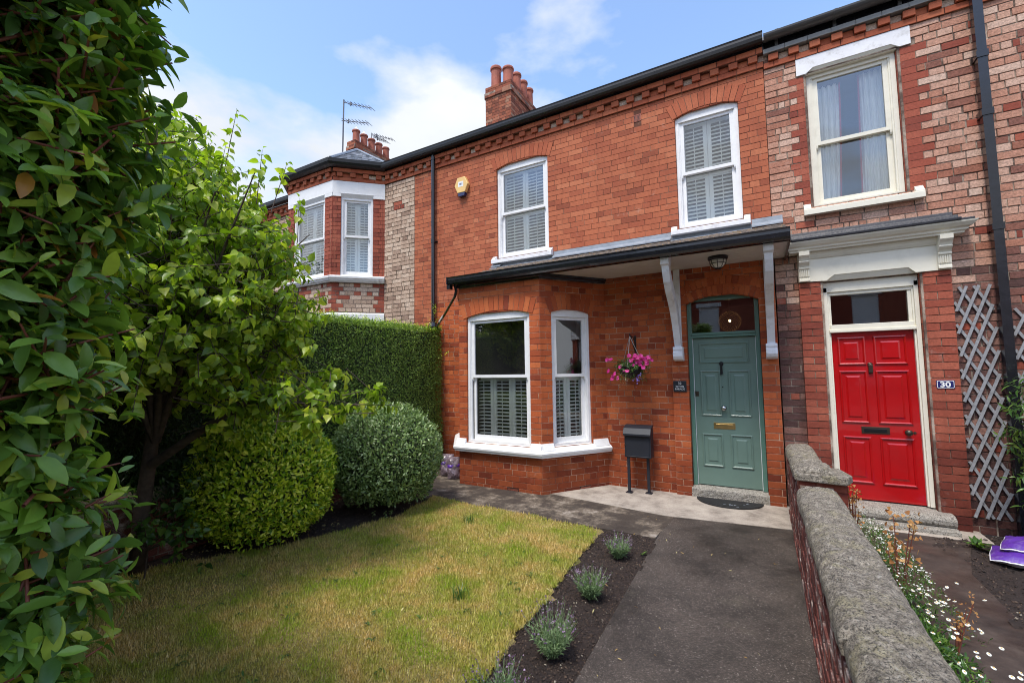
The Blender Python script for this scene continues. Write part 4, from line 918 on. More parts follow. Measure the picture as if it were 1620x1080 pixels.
mb = MB(); mb.box(x - .105, x + .105, -.058, -.052, z - .02, z + .02); mb.obj('letterbox_flap', 'black_iron', dr, bevel=.003)
x, z = dp(.855, .595); mb = MB(); mb.lathe((x, .065, z), [(.03, 0), (.03, .006), (.014, .010), (.012, .03), (.028, .036), (.034, .05), (.03, .062), (.012, .07), (.002, .071)], 18, axis=(0, -1, 0)); mb.obj('door_knob', 'bronze', dr, smooth=True)
x, z = dp(.93, .595); mb = MB(); mb.lathe((x, .065, z), [(.014, 0), (.014, .006), (.004, .007)], 12, axis=(0, -1, 0)); mb.obj('keyhole', 'bronze', dr)
x, z = dp(.465, .225); mb = MB(); mb.lathe((x, .067, z + .05), [(.026, 0), (.026, .01), (.012, .03), (.004, .034)], 12, axis=(0, -1, 0)); mb.prism([(-.06, z + .06), (-.03, z + .045), (-.036, z - .045), (-.06, z - .06)], x - .02, x + .02, 'a'); mb.obj('door_knocker', 'bronze', dr, bevel=.004)
mb = MB(); mb.prism([(-.16, -.02), (.19, -.02), (.215, .01), (.22, .05), (.20, .08), (.15, .098), (-.16, .112)], .70, 1.74, 'a'); mb.obj('door_step', 'step_stone', R2, bevel=.006)
mb = MB(); mb.prism([(-.1, -.09), (.30, -.09), (.30, -.03), (.28, -.022), (-.1, -.02)], .52, 1.74, 'a'); mb.obj('lower_step', 'step_stone', R2, bevel=.006)
mb = MB(); mb.prism([(0, -.11), (.36, -.11), (.36, -.08), (.34, -.074), (0, -.07)], .50, 1.95, 'a'); mb.obj('step_apron', 'concrete', R2)
drainpipe(WF, 2.265, -.1, 6.02, 'black_paint', R2, .078, sq=True, out=.085, collars=(5.0, 4.35, 3.1, 1.4))
# ground-floor bay of this house, right of the frame (mirrored in the angled bay pane)
FQ = Fr((4.0, -.75, 0), (1, 0, 0)); FP = Fr((3.35, 0, 0), (.65, -.75, 0))
for F, w, o in ((FP, .99, (.2, .8)), (FQ, 1.4, (.15, 1.25))):
    panel(F, w, -.1, 3.05, [(o[0], o[1], .62, 2.60)], 'brick_red', R2, name='bay_wall')
    mb = MB(F); mb.box(.0, w, .003, .04, 2.60, 2.92); mb.box(.0, w, .003, .06, .48, .62); mb.obj('bay_lintel', 'white_paint', R2)
    window(F, o[0] + .003, o[1] - .003, .62, 2.60, 0, R2, room=.5)
mb = MB(); mb.prism([(3.30, -.06), (4.0, .80), (5.4, .80), (6.1, -.06)], 3.05, 3.15, 'z'); mb.obj('bay_roof', 'lead', R2)
H2.build(300)

# ================================================================ LEFT HOUSE (two-storey bay)
R3 = empty('brick_house', (-8.6, 0, -.05), 'buff brick house beyond the hedge with a two-storey bay under a small slate roof', 'house')
H3 = House(R3)
panel(WF, 1.36, -.1, 6.02, [], 'mortar_buff', R3, a0=-6.76)
panel(WF, 4.5, -.1, 6.02, [(-12.6, -11.6, 3.7, 5.4)], 'mortar_buff', R3, a0=-14.25)
def m3(a, z):
    if -6.45 < a < -6.22 and 5.05 < z < 5.22: return 'brick_red'
    return 'brick_buff' if a < -5.925 else 'brick_orange'
H3.face(WF, .835, -.09, 5.70, m3, a_start=-6.76, hdr=4, joint=.012, jit=.003, irr=.02)
H3.face(WF, .52, -.09, 5.70, 'brick_orange', a_start=-5.922, hdr=4, joint=.007)
H3.face(WF, 4.4, 2.6, 5.70, 'brick_buff', lambda a, b: [(-12.6, -11.6)] if b > 3.7 and a < 5.4 else [], a_start=-14.2, hdr=4, joint=.012, irr=.02)
cornice(H3, R3, WF, -6.76, -5.405, 5.70); cornice(H3, R3, WF, -14.2, -9.76, 5.70)
window(WF, -12.6, -11.6, 3.7, 5.4, 0, R3, b0=-.05)
pA = Vector((-9.74, 0, 0)); pB = Vector((-8.99, -.72, 0)); pC = Vector((-7.51, -.72, 0)); pD = Vector((-6.76, 0, 0))
G1 = Fr(pA, pB - pA); G2 = Fr(pB, (1, 0, 0)); G3 = Fr(pC, pD - pC); wG1 = (pB - pA).length; wG2 = 1.48; wG3 = (pD - pC).length
for F, w, o in ((G1, wG1, (.18, .85)), (G2, wG2, (.20, 1.24)), (G3, wG3, (.16, .80))):
    panel(F, w, -.1, 6.02, [(o[0] - .004, o[1] + .004, 3.70, 5.43)], 'mortar_buff', R3, thick=.2, name='bay_wall')
    vis = F is not G1
    H3.face(F, w, 3.70, 5.43, 'brick_red', (lambda o_: lambda a, b: [o_])(o), hdr=2, out=.008, vis=vis, joint=.006)
    H3.face(F, w, 2.95, 3.58, lambda a, z, w=w: 'brick_red' if (a < .12 or a > w - .12 or random.random() < .22) else 'brick_buff', hdr=2, ph=0, vis=vis, joint=.011, irr=.015)
    H3.face(F, w, -.09, 2.78, 'brick_red', hdr=2, vis=False)
    cornice(H3, R3, F, 0, w, 5.70)
    window(F, o[0] + .003, o[1] - .003, 3.70, 5.36, 0, R3, b0=-.035, rail=4.55, fw=.07, dark=False, room=.5, shutters=([(3.75, 4.54, 2, 45), (4.57, 5.30, 2, 45)] if vis else None), pitch=.058)
    for xa in (.045, w - .045):
        mb = MB(F); mb.box(xa - .004, xa + .004, .0085, .0105, 3.72, 5.3); mb.obj('groove', 'brick_stack', R3)
    mb = MB(F); a0, a1 = o[0] - .02, o[1] + .02
    mb.prism([(-.1, 5.36), (-.012, 5.36), (.03, 5.435), (.03, 5.445), (-.1, 5.445)], a0 + .01, a1 - .01, 'a'); mb.obj('lintel_moulding', 'white_paint', R3)
bp = [pA, pB, pC, pD]
mitre(bp, 0, 0, 0, 'bay_lintel', 'white_paint', R3, [(-.1, 5.442), (.022, 5.442), (.022, 5.702), (-.1, 5.702)])
for F, w, o in ((G2, wG2, (.20, 1.24)), (G3, wG3, (.16, .80))):
    for a, b in ((0.0, o[0] - .0), (o[1], w)):
        mb = MB(F); mb.box(a, b, -.05, .021, 5.37, 5.4415); mb.obj('lintel_end', 'white_paint', R3)
mitre(bp, 0, 0, 0, 'bay_sill', 'white_paint', R3, [(-.1, 3.56), (.06, 3.56), (.065, 3.585), (.09, 3.59), (.095, 3.62), (.115, 3.63), (.12, 3.665), (.05, 3.70), (-.1, 3.72)])
mitre(bp, 0, 0, 0, 'bay_band', 'white_paint', R3, [(-.1, 2.76), (.06, 2.76), (.06, 2.90), (.02, 2.93), (-.1, 2.93)])
gprof = [(.02, 5.96), (.10, 5.96), (.17, 5.985), (.195, 6.03), (.205, 6.10), (.02, 6.10)]
mitre(bp, 0, 0, 0, 'bay_gutter', 'black_plastic', R3, gprof)
gutter(WF, -14.2, -9.85, 5.975, .20, 'black_plastic', R3, h=.115, w=.13)
roof(R3, -14.2, -5.42, -.10, 6.06, 4.9, 9.12)
# slated bay roof
AP = Vector((-8.25, .52, 7.10)); ev = [Vector((p.x, p.y, 6.09)) for p in (pA + Vector((-.12, 0, 0)), pB + Vector((-.07, -.13, 0)), pC + Vector((.07, -.13, 0)), pD + Vector((.12, 0, 0)))]
mb = MB()
for i in range(3): mb.q([ev[i], ev[i + 1], AP])
mb.q([ev[3], AP, AP + Vector((0, 1.6, 0))]); mb.q([ev[0], AP + Vector((0, 1.6, 0)), AP])
rf = mb.obj('bay_roof', 'slate', R3)
for i in (1, 2):
    a, b = ev[i], ev[i + 1]; nrm = (b - a).cross(AP - a).normalized(); nrm = nrm if nrm.z > 0 else -nrm; rows = 12
    for k in range(rows):
        t0, t1 = k / rows, min(1, (k + 1.25) / rows); l0, r0 = a.lerp(AP, t0), b.lerp(AP, t0); l1, r1 = a.lerp(AP, t1), b.lerp(AP, t1)
        wd = (r0 - l0).length; n = max(1, int(wd / .22)); wd1 = (r1 - l1).length
        us = (r0 - l0).normalized(); off = (l1 - l0).dot(us)
        xs = [0] + [x for x in [(j + (k % 2) * .5) * .22 for j in range(1, n + 1)] if .05 < x < wd - .05] + [wd]
        for xa, xb in zip(xs, xs[1:]):
            ta, tb = max(xa, off), min(xb, off + wd1)
            if tb - ta < .01: ta = tb = min(max((xa + xb) / 2, off), off + wd1); ta -= .01; tb += .01
            upv = (l1 - l0) - us * off; g_ = .003; h = .012 + random.uniform(-.002, .003)
            p = [l0 + us * (xa + g_), l0 + us * (xb - g_), l0 + us * (tb - g_ * .5) + upv, l0 + us * (ta + g_ * .5) + upv]
            mb = MB(); mb.hexa([p[0] + nrm * .002, p[1] + nrm * .002, p[2] + nrm * .001, p[3] + nrm * .001, p[0] + nrm * h * 1.6, p[1] + nrm * h * 1.6, p[2] + nrm * h * .5, p[3] + nrm * h * .5]); mb.obj('slate', 'slate', rf)
for i in (1, 2):
    mb = MB(); mb.tube([ev[i] + Vector((0, 0, .03)), AP + Vector((0, 0, .03))], .035, 6); mb.obj('hip_tile', 'lead', rf)
mb = MB(); mb.tube([ev[3] + Vector((0, 0, .03)), AP + Vector((0, 0, .03))], .03, 6); mb.obj('hip_tile', 'lead', rf)
stack(R3, -12.88, -12.46, 4.0, 6.0, 6.6, 10.22, [(-12.66, 4.22 + .37 * k, .50, .13, k < 2) for k in range(5)])
H3.build(300)

# ================================================================ GARDEN WALLS
GW = empty('garden_wall', (.38, -3.2, -.05), 'low brick wall with mottled stone coping between the two front paths', 'wall')
HG = House(GW)
def wall_face(xt, xb_far, xb_near, y0, y1, z0, z1, mat, root, side):
    pass
segs = [(-.25, -1.95, .66), (-1.95, -6.9, .55)]
mb = MB()
for ya, yb, zt in segs: mb.hexa([(.272, yb, -.15), (.53, yb, -.15), (.53, ya, -.15), (.285, ya, -.15), (.272, yb, zt), (.51, yb, zt), (.51, ya, zt), (.272, ya, zt)])
# battered foot towards the path
mb.hexa([(.20 - .012 * 3, -6.9, -.15), (.28, -6.9, -.15), (.29, -.25, -.15), (.275, -.25, -.15), (.262, -6.9, .50), (.28, -6.9, .50), (.29, -.25, .50), (.27, -.25, .50)])
mb.obj('wall_core', 'mortar_rustic', GW)
Fg = Fr((.262, 0, 0), (0, -1, 0))      # left face: u towards the street, outward -x
items = []
z = -.09; k = 0
while z < .62:
    a = .25 + (k % 2) * .11
    while a < 6.7:
        L_ = .225 if k % 3 else .11
        top = .66 if a < 1.95 else .55
        if z + CH < top + .02:
            t = (z + .09) / .65; y = -(a + L_ / 2); foot = .262 - (.055 * (-y) / 6.5 + .005) * (1 - t)
            HG.b.append((Fr((foot, 0, 0), (0, -1, 0)), a + .006, a + L_ - .006, z + .006, z + CH - .006, 'brick_wall', .006 + random.uniform(-.004, .004), .05, True))
        a += L_
    z += CH; k += 1
Fr2 = Fr((.51, 0, 0), (0, 1, 0))
HG.face(Fr2, 5.0, -.09, .50, 'brick_wall', a_start=-6.9, hdr=3, joint=.014, jit=.003, vis=False)
# pier with red brick under a pointed cap
mb = MB(); mb.box(.27, .60, 1.62, 1.92, -.1, .70); mb.obj('pier_core', 'brick_red', GW)
HG.face(Fr((.27, -1.925, 0), (1, 0, 0)), .335, .45, .70, 'brick_red', hdr=0); HG.face(Fr((.605, -1.92, 0), (0, 1, 0)), .3, -.09, .70, 'brick_red', hdr=2)
HG.build(300)
def coping(y0, y1, xa, xb, z, hgt, name='coping_stone', rough=.009, rise0=0, rise1=0, flat=False):
    nx, ny = 34, max(4, int(abs(y1 - y0) / .012)); V = []; 
    for j in range(ny + 1):
        t = j / ny; y = y0 + (y1 - y0) * t
        ring = [(xa, z)]
        for i in range(nx + 1):
            s_ = i / nx; x = xa + (xb - xa) * s_
            pr = (1 - abs(2 * s_ - 1) ** 5) if not flat else 1
            ring.append((x, z + .070 + (hgt - .070) * pr))
        ring.append((xb, z))
        for x, zz in ring: V.append((x, y, zz))
    P = np.array(V); w = wob(P, 9, 31) * rough + wob(P, 31, 33) * rough * .6 + wob(P, 80, 35) * rough * .45 + wob(P, 190, 36) * rough * .4 - np.clip(wob(P, 23, 38) - .55, 0, 1) * .03; k = nx + 3
    P[:, 2] += w; P[:, 0] += wob(P, 13, 37) * rough * .7
    e = np.minimum(np.arange(ny + 1), ny - np.arange(ny + 1)); ed = np.repeat(np.where(e == 0, -.03, np.where(e == 1, -.009, 0)), k); P[:, 2] += ed * (P[:, 2] > z + .03)
    i = np.arange((ny + 1) * k).reshape(ny + 1, k); Fq = np.stack([i[:-1, :-1], i[:-1, 1:], i[1:, 1:], i[1:, :-1]], -1).reshape(-1, 4)
    o = bpy.data.objects.new(name, mesh_np(name, P, Fq, 'coping_stone', True)); link(o, GW)
    mb = MB(); mb.q([tuple(P[q]) for q in range(k)]); mb.q([tuple(P[ny * k + q]) for q in range(k - 1, -1, -1)]); mb.obj('stone_end', 'coping_stone', o)
    return o
coping(-.28, -1.05, .245, .52, .655, .13); coping(-1.056, -1.60, .245, .525, .655, .13)
mb = MB(); mb.prism([(.235, 1.60), (.235, 1.95), (.60, 2.00), (.655, 1.86), (.60, 1.58)], .70, .765, 'z'); cs = mb.obj('cap_stone', 'coping_stone', GW, bevel=.012)
coping(-1.61, -1.93, .245, .53, .70, .115, 'cap_stone')
for a, b in ((-2.00, -2.86), (-2.876, -3.62), (-3.638, -4.34), (-4.356, -5.1), (-5.118, -6.9)): coping(a, b, .238 + random.uniform(-.006, .006), .545, .545 + random.uniform(-.004, .004), .135)
BW = empty('boundary_wall', (-5.2, -3.9, -.1), 'low dark red brick boundary wall half hidden under the shrubs', 'wall')
HB = House(BW); Fb = Fr((-5.12, -6.6, 0), (0, 1, 0)); mb = MB(); mb.box(-5.34, -5.125, .2, 6.6, -.15, .50); mb.obj('wall_core', 'mortar_rustic', BW)
HB.face(Fb, 6.4, -.12, .50, 'brick_wall', hdr=3, joint=.012); HB.build(120)
mb = MB(); mb.box(-5.37, -5.09, .2, 6.6, .50, .57); mb.obj('coping_stone', 'coping_stone', BW, bevel=.02)

# ================================================================ FIXTURES ON THE HOUSES
# porch light
L = empty('porch_light', (-.375, -.55, 3.09), 'small black caged flush light under the porch ceiling', 'light')
mb = MB(); mb.lathe((-.375, -.55, 3.09), [(.115, 0), (.118, -.03), (.10, -.045)], 24); mb.obj('light_base', 'black_iron', L)
mb = MB(); mb.lathe((-.375, -.55, 3.045), [(.095, 0), (.085, -.045), (.06, -.08), (.03, -.10), (.004, -.107)], 20); mb.obj('lamp_glass', 'lamp_glass', L, smooth=True)
for k in range(8):
    t = k * math.pi / 4; mb = MB(); mb.tube([(-.375 + r * math.cos(t), -.55 + r * math.sin(t), 3.045 + h) for r, h in ((.10, 0), (.09, -.048), (.064, -.086), (.032, -.106), (.005, -.112))], .0035, 5); mb.obj('cage_bar', 'black_iron', L)
for r, h in ((.092, -.045), (.04, -.103)):
    mb = MB(); mb.tube([(-.375 + r * math.cos(k * .3927), -.55 + r * math.sin(k * .3927), 3.045 + h) for k in range(17)], .004, 5); mb.obj('cage_ring', 'black_iron', L)
# pendant lamp in the hall
L = empty('pendant_lamp', (-.36, 1.35, 2.35), 'glowing beaded globe lamp seen through the glass above the green door', 'lamp')
mb = MB(); mb.tube([(-.36, 1.35, 2.6), (-.36, 1.35, 3.0)], .004, 5); mb.obj('cable', 'bronze', L)
mb = MB(); mb.lathe((-.36, 1.35, 2.46), [(.008, -.02), (.016, -.008), (.017, .008), (.008, .02)], 10); mb.obj('bulb', 'bulb_glow', L)
n = 300; g = (1 + 5 ** .5) / 2; ii = np.arange(n); th = 2 * np.pi * ii / g; ph = np.arccos(1 - 2 * (ii + .5) / n)
Pp = np.stack([np.cos(th) * np.sin(ph), np.sin(th) * np.sin(ph), np.cos(ph)], 1) * .165 + np.array([-.36, 1.35, 2.45])
OCT = np.array([(1, 0, 0), (-1, 0, 0), (0, 1, 0), (0, -1, 0), (0, 0, 1), (0, 0, -1)], float); OCF = [(0, 2, 4), (2, 1, 4), (1, 3, 4), (3, 0, 4), (2, 0, 5), (1, 2, 5), (3, 1, 5), (0, 3, 5)]
scatter('bead_shade', OCT, OCF, np.repeat(np.eye(3)[None] * .0062, n, 0), Pp, 'lamp_beads', L)
# alarm box
L = empty('alarm_box', (-4.70, -.02, 5.19), 'yellow hexagonal burglar alarm box with a dark blue base', 'alarm box')
hx = [(-.085, .15), (.085, .15), (.155, .0), (.085, -.15), (-.085, -.15), (-.155, 0)]
mb = MB(); mb.prism([(-4.70 + x, 5.20 + z) for x, z in hx][::-1], .005, .085, 'b'); mb.obj('alarm_case', 'alarm_yellow', L, bevel=.012)
mb = MB(); mb.prism([(-4.785, 5.055), (-4.615, 5.055), (-4.635, 4.985), (-4.765, 4.985)][::-1], .005, .078, 'b'); mb.obj('strobe_lens', 'alarm_blue', L, bevel=.006)
mb = MB(); mb.box(-4.765, -4.645, .0862, .0868, 5.165, 5.265); mb.obj('sticker', 'white_print', L)
mb = MB()
for a, w in ((-4.735, .010), (-4.712, .022), (-4.68, .012)): mb.box(a, a + w, .0869, .0872, 5.195, 5.235)
mb.obj('sticker_mark', 'enamel_blue', L)
# name plaque
L = empty('name_plaque', (-.957, -.075, 1.44), 'small dark slate plaque lettered 32 Elton Parade beside the green door', 'sign')
mb = MB(); mb.box(-1.043, -.871, .066, .082, 1.366, 1.520); mb.obj('plate', 'plaque_slate', L, bevel=.003)
text('32', .047, WF, -.957, .0825, 1.484, 'white_print', L); text('ELTON', .034, WF, -.957, .0825, 1.441, 'white_print', L); text('PARADE', .034, WF, -.957, .0825, 1.405, 'white_print', L)
for a in (-1.03, -.884):
    for z in (1.507, 1.379):
        mb = MB(); mb.lathe((a, -.082, z), [(.005, 0), (.004, .003)], 8, axis=(0, -1, 0)); mb.obj('screw', 'chrome', L)
# number plate 30
L = empty('number_sign', (1.772, -.08, 1.48), 'blue enamel number 30 plate on the brick pier beside the red door', 'sign')
cx_, cz_ = 1.772, 1.478
mb = MB()
def rr(w, h, r): return [(cx_ + sx * (w - r) + sx * r * math.cos(t), cz_ + sz * (h - r) + sz * r * math.sin(t)) for sx, sz, ts in ((1, 1, (0, .78, 1.57)), (-1, 1, (1.57, .78, 0)), (-1, -1, (0, .78, 1.57)), (1, -1, (1.57, .78, 0))) for t in ts]
mb.prism(rr(.074, .046, .012)[::-1], .066, .072, 'b'); mb.obj('plate', 'enamel_blue', L)
mb = MB(); mb.prism(rr(.069, .041, .010)[::-1], .0722, .0726, 'b'); mb.obj('border', 'white_print', L)
mb = MB(); mb.prism(rr(.064, .036, .008)[::-1], .0728, .0732, 'b'); mb.obj('plate_field', 'enamel_blue', L)
to = text('30', .078, WF, cx_ - .003, .0738, cz_ - .004, 'white_print', L, .0008); to.matrix_basis = to.matrix_basis @ Matrix.Diagonal((1.12, 1, 1, 1))
# post box on its stand
L = empty('post_box', (-1.53, -.24, -.045), 'black metal post box on a two-legged stand against the brick wall', 'post box')
bx = (-1.70, -1.335)
mb = MB(); mb.prism([(.12, .45), (.30, .45), (.30, .74), (.335, .76), (.335, .80), (.30, .85), (.22, .875), (.12, .88)], bx[0], bx[1], 'a'); mb.obj('box_body', 'black_metal', L, bevel=.008)
mb = MB(); mb.rings(bx[0] + .02, bx[1] - .02, .465, .735, [(0, .3005), (0, .306), (.006, .306), (.008, .3045)]); mb.obj('box_door', 'black_metal', L)
mb = MB(); mb.prism([(.30, .765), (.345, .760), (.345, .785), (.30, .86), (.20, .893), (.12, .895), (.12, .885), (.20, .878), (.295, .845)], bx[0] - .008, bx[1] + .008, 'a'); mb.obj('box_lid', 'black_metal', L, bevel=.003)
mb = MB(); mb.lathe((-1.69, -.306, .62), [(.010, 0), (.010, .004), (.003, .005)], 10, axis=(0, -1, 0)); mb.obj('lock', 'bronze', L)
for a, b in ((-1.655, .27), (-1.40, .20)):
    mb = MB(); mb.box(a - .018, a + .018, b - .018, b + .018, -.045, .45); mb.box(a - .045, a + .045, b - .045, b + .045, -.044, -.036); mb.obj('leg', 'black_metal', L)
# doormat
L = empty('doormat', (-.40, -.24, -.04), 'black half-round rubber doormat on the concrete by the green door', 'doormat')
mb = MB(); mb.prism([(-.79, .105)] + [(-.40 - .39 * math.cos(t), .105 + .34 * math.sin(t)) for t in [math.pi * k / 20 for k in range(1, 20)]] + [(-.01, .105)], -.040, -.026, 'z'); mt_ = mb.obj('mat', 'rubber', L, bevel=.003)
for k in range(26):
    t = random.uniform(.1, 3.04); r = random.choice((.82, .9, .62, .7)); x, y = -.40 - .39 * r * math.cos(t), -(.105 + .34 * r * math.sin(t))
    mb = MB(); t2 = random.uniform(0, 3.1); mb.tube([(x + .012 * math.cos(q) * (1 + .6 * math.cos(q + t2)), y + .009 * math.sin(q), -.0255) for q in [k2 * .7 for k2 in range(7)]], .0018, 4); mb.obj('mat_scroll', 'lead' if k % 3 == 0 else 'rubber', mt_)
# basket bracket and basket
L = empty('basket_bracket', (-1.57, 0, 2.05), 'black wrought iron wall bracket holding the flower basket', 'bracket')
mb = MB(); mb.box(-1.583, -1.557, .003, .014, 1.90, 2.19); mb.obj('back_plate', 'black_iron', L)
mb = MB(); mb.tube([(-1.57, -.012, 2.15), (-1.57, -.30, 2.17), (-1.57, -.325, 2.19), (-1.57, -.335, 2.165)], .008, 6); mb.tube([(-1.57, -.012, 1.93), (-1.57, -.13, 2.04), (-1.57, -.27, 2.165)], .008, 6)
mb.tube([(-1.57, -.10 - .03 * math.cos(t), 2.11 + .03 * math.sin(t)) for t in [k * .6 for k in range(9)]], .005, 5); mb.obj('arm', 'black_iron', L)
HBK = empty('hanging_basket', (-1.57, -.30, 1.62), 'hanging basket overflowing with magenta petunias and trailing greenery', 'basket')
BC = np.array([-1.57, -.30, 1.74])
mb = MB(); mb.lathe((BC[0], BC[1], 1.56), [(.02, 0), (.09, .02), (.15, .07), (.185, .14), (.19, .17)], 18); mb.obj('basket', 'black_iron', HBK)
for k in range(3):
    t = k * 2.094 + .5; mb = MB(); mb.tube([(-1.57, -.325, 2.16), (BC[0] + .18 * math.cos(t), BC[1] + .18 * math.sin(t), 1.74)], .004, 5); mb.obj('chain', 'chain', HBK)
# TV aerials
def aerial(loc, label, parts):
    L = empty('tv_aerial', loc, label, 'aerial')
    for nm, pts, r, mt in parts:
        mb = MB(); mb.tube(pts, r, 6); mb.obj(nm, mt, L)
    return L
def yagi(p0, p1, n, el=.16, r=.014):
    p0, p1 = Vector(p0), Vector(p1); d = (p1 - p0).normalized(); c = d.cross(Vector((0, 0, 1))).normalized(); out = [('boom', [p0, p1], r, 'aerial_metal')]
    for k in range(n):
        q = p0.lerp(p1, (k + 1) / n); out.append(('element', [q - c * el + Vector((0, 0, -.02)), q + c * el + Vector((0, 0, .02))], .008, 'aerial_metal'))
    out.append(('dipole', [p0.lerp(p1, .26) + Vector((0, 0, -.06)), p0.lerp(p1, .26) + Vector((0, 0, .06))], .03, 'aerial_metal')); return out
aerial((-13.1, 4, 9.2), 'tall mast with two long aerials beside the far left chimney', [('mast', [(-13.14, 4, 9.0), (-13.10, 4, 11.98)], .028, 'aerial_metal'), ('stay', [(-13.12, 4, 9.95), (-12.8, 4.1, 9.8)], .015, 'aerial_metal')] + yagi((-13.1, 4, 11.88), (-11.6, 4, 11.16), 8) + yagi((-13.2, 4, 11.20), (-11.75, 4, 10.65), 8))
aerial((-12.6, 5, 9.2), 'short white mast with two small aerials behind the far chimney pots', [('mast', [(-12.58, 5.0, 9.3), (-12.60, 5.0, 10.98)], .026, 'white_pole'), ('arm', [(-12.72, 5, 10.72), (-12.70, 5, 11.04)], .014, 'aerial_metal')] + yagi((-12.74, 5, 11.02), (-11.56, 5, 10.46), 8, .12, .012) + yagi((-12.55, 5, 10.82), (-11.9, 5, 10.50), 6, .2, .012))
# trellis
def trellis(x0, x1, z0, z1, label):
    L = empty('trellis', ((x0 + x1) / 2, -.03, z0), label, 'trellis'); st = .245; rise = .60; w = x1 - x0
    for dirn, b in ((1, .040), (-1, .022)):
        rise = .75 if dirn > 0 else .56; zz = z0 - rise + (.0 if dirn > 0 else .05)
        while zz < z1:
            za, zb = (zz, zz + rise); xa, xb = x0, x1
            if dirn < 0: xa, xb = x1, x0
            ta = max(0, (z0 - za) / rise); tb = min(1, (z1 - za) / rise)
            if tb - ta > .12:
                p = Vector((xa + (xb - xa) * ta + random.uniform(-.008, .008), -b, za + rise * ta)); q = Vector((xa + (xb - xa) * tb + random.uniform(-.008, .008), -b, za + rise * tb)); d = (q - p).normalized(); p -= d * .02; q += d * .02; s_ = Vector((0, -1, 0)).cross(d) * .0125; n_ = Vector((0, -.005, 0))
                mb = MB(); mb.hexa([p - s_ - n_, q - s_ - n_, q + s_ - n_, p + s_ - n_, p - s_ + n_, q - s_ + n_, q + s_ + n_, p + s_ + n_]); mb.obj('slat', 'timber_grey', L)
            zz += st
trellis(1.925, 2.20, .10, 2.52, 'weathered grey diamond trellis between the red door pier and the black drainpipe')
trellis(2.345, 2.66, .3, 2.25, 'grey trellis to the right of the black drainpipe, at the edge of the view')
# curtains
def curtain(x0, x1, z0, z1, y, label, hem_side, gath):
    L = empty('curtain', ((x0 + x1) / 2, y, z0), label, 'curtain', 'white curtains'); nx, nz = 90, 24; V = []
    for j in range(nz + 1):
        t = j / nz; z = z0 + (z1 - z0) * t
        for i in range(nx + 1):
            s_ = i / nx; inner = gath * math.sin(math.pi * min(1, t * 1.0)) * .0 + gath * (1 - t) ** 1.2
            xa = x0 + (inner if hem_side < 0 else 0); xb = x1 - (inner if hem_side > 0 else 0); x = xa + (xb - xa) * s_
            V.append((x, y + .022 * math.sin(s_ * 34 + 1.3 * math.sin(t * 3)) + .01 * math.sin(s_ * 71 + t * 2), z))
    i = np.arange((nz + 1) * (nx + 1)).reshape(nz + 1, nx + 1); Fq = np.stack([i[:-1, :-1], i[:-1, 1:], i[1:, 1:], i[1:, :-1]], -1).reshape(-1, 4)
    link(bpy.data.objects.new('drape', mesh_np('drape', np.array(V), Fq, 'curtain', True)), L)
    col = 0 if hem_side < 0 else nx
    mb = MB(); mb.tube([Vector(V[j * (nx + 1) + col]) + Vector((hem_side * .008, -.006, 0)) for j in range(nz + 1)], .011, 5); mb.obj('hem', 'curtain_red', L)
curtain(.74, 1.07, 3.70, 5.32, .205, 'left white curtain with a red edge in the window above the red door', 1, .06)
curtain(1.28, 1.60, 3.70, 5.36, .205, 'right white curtain with a red edge in the window above the red door', -1, -.04)
mb = MB(); mb.box(.62, 1.7, -.34, -.325, 5.30, 5.33)
# compost bags
def pillow(name, c, ax, ay, hz, rot, mat, parent, sag=.2, tilt=0):
    nx, ny = 22, 14; V = []
    for s_ in (1, -1):
        for j in range(ny + 1):
            for i in range(nx + 1):
                u, v = -1 + 2 * i / nx, -1 + 2 * j / ny
                e = ((1 - abs(u) ** 3.5) * (1 - abs(v) ** 2.6)); h = hz * (max(e, 0) ** .55)
                V.append((u * ax * (1 - .03 * abs(v)), v * ay * (1 - .05 * abs(u)), s_ * h))
    P = np.array(V); P[:, 2] += wob(P, 18, 41) * hz * .20 + wob(P, 50, 43) * hz * .09; P[:, 2] -= sag * hz * (P[:, 0] / ax) ** 2
    cr_, sr = math.cos(rot), math.sin(rot); ct, st = math.cos(tilt), math.sin(tilt)
    x, y, z = P[:, 0] * ct - P[:, 2] * st, P[:, 1], P[:, 0] * st + P[:, 2] * ct
    P = np.stack([x * cr_ - y * sr + c[0], x * sr + y * cr_ + c[1], z + c[2]], 1); n = (nx + 1) * (ny + 1); i = np.arange(n).reshape(ny + 1, nx + 1)
    f = np.stack([i[:-1, :-1], i[:-1, 1:], i[1:, 1:], i[1:, :-1]], -1).reshape(-1, 4); Fq = np.concatenate([f, (f + n)[:, ::-1]])
    k = (P.shape[0] // 2)
    o = bpy.data.objects.new(name, mesh_np(name, P, Fq, mat, True)); link(o, parent); return o
for k, (c, r, t, lb) in enumerate([((2.10, -.90, -.02), -.35, .0, 'purple and white compost bag lying flat on the soil, lower of two'), ((2.20, -.84, .075), -.42, .03, 'purple and white compost bag lying on top of the other one')]):
    L = empty('compost_bag', c, lb, 'bag', 'compost bags'); 
    b1 = pillow('bag_back', (c[0], c[1], c[2] - .012), .345, .215, .055, r, 'bag_white', L, tilt=t); pillow('bag_print', c, .338, .209, .066, r, 'bag_purple', L, tilt=t)
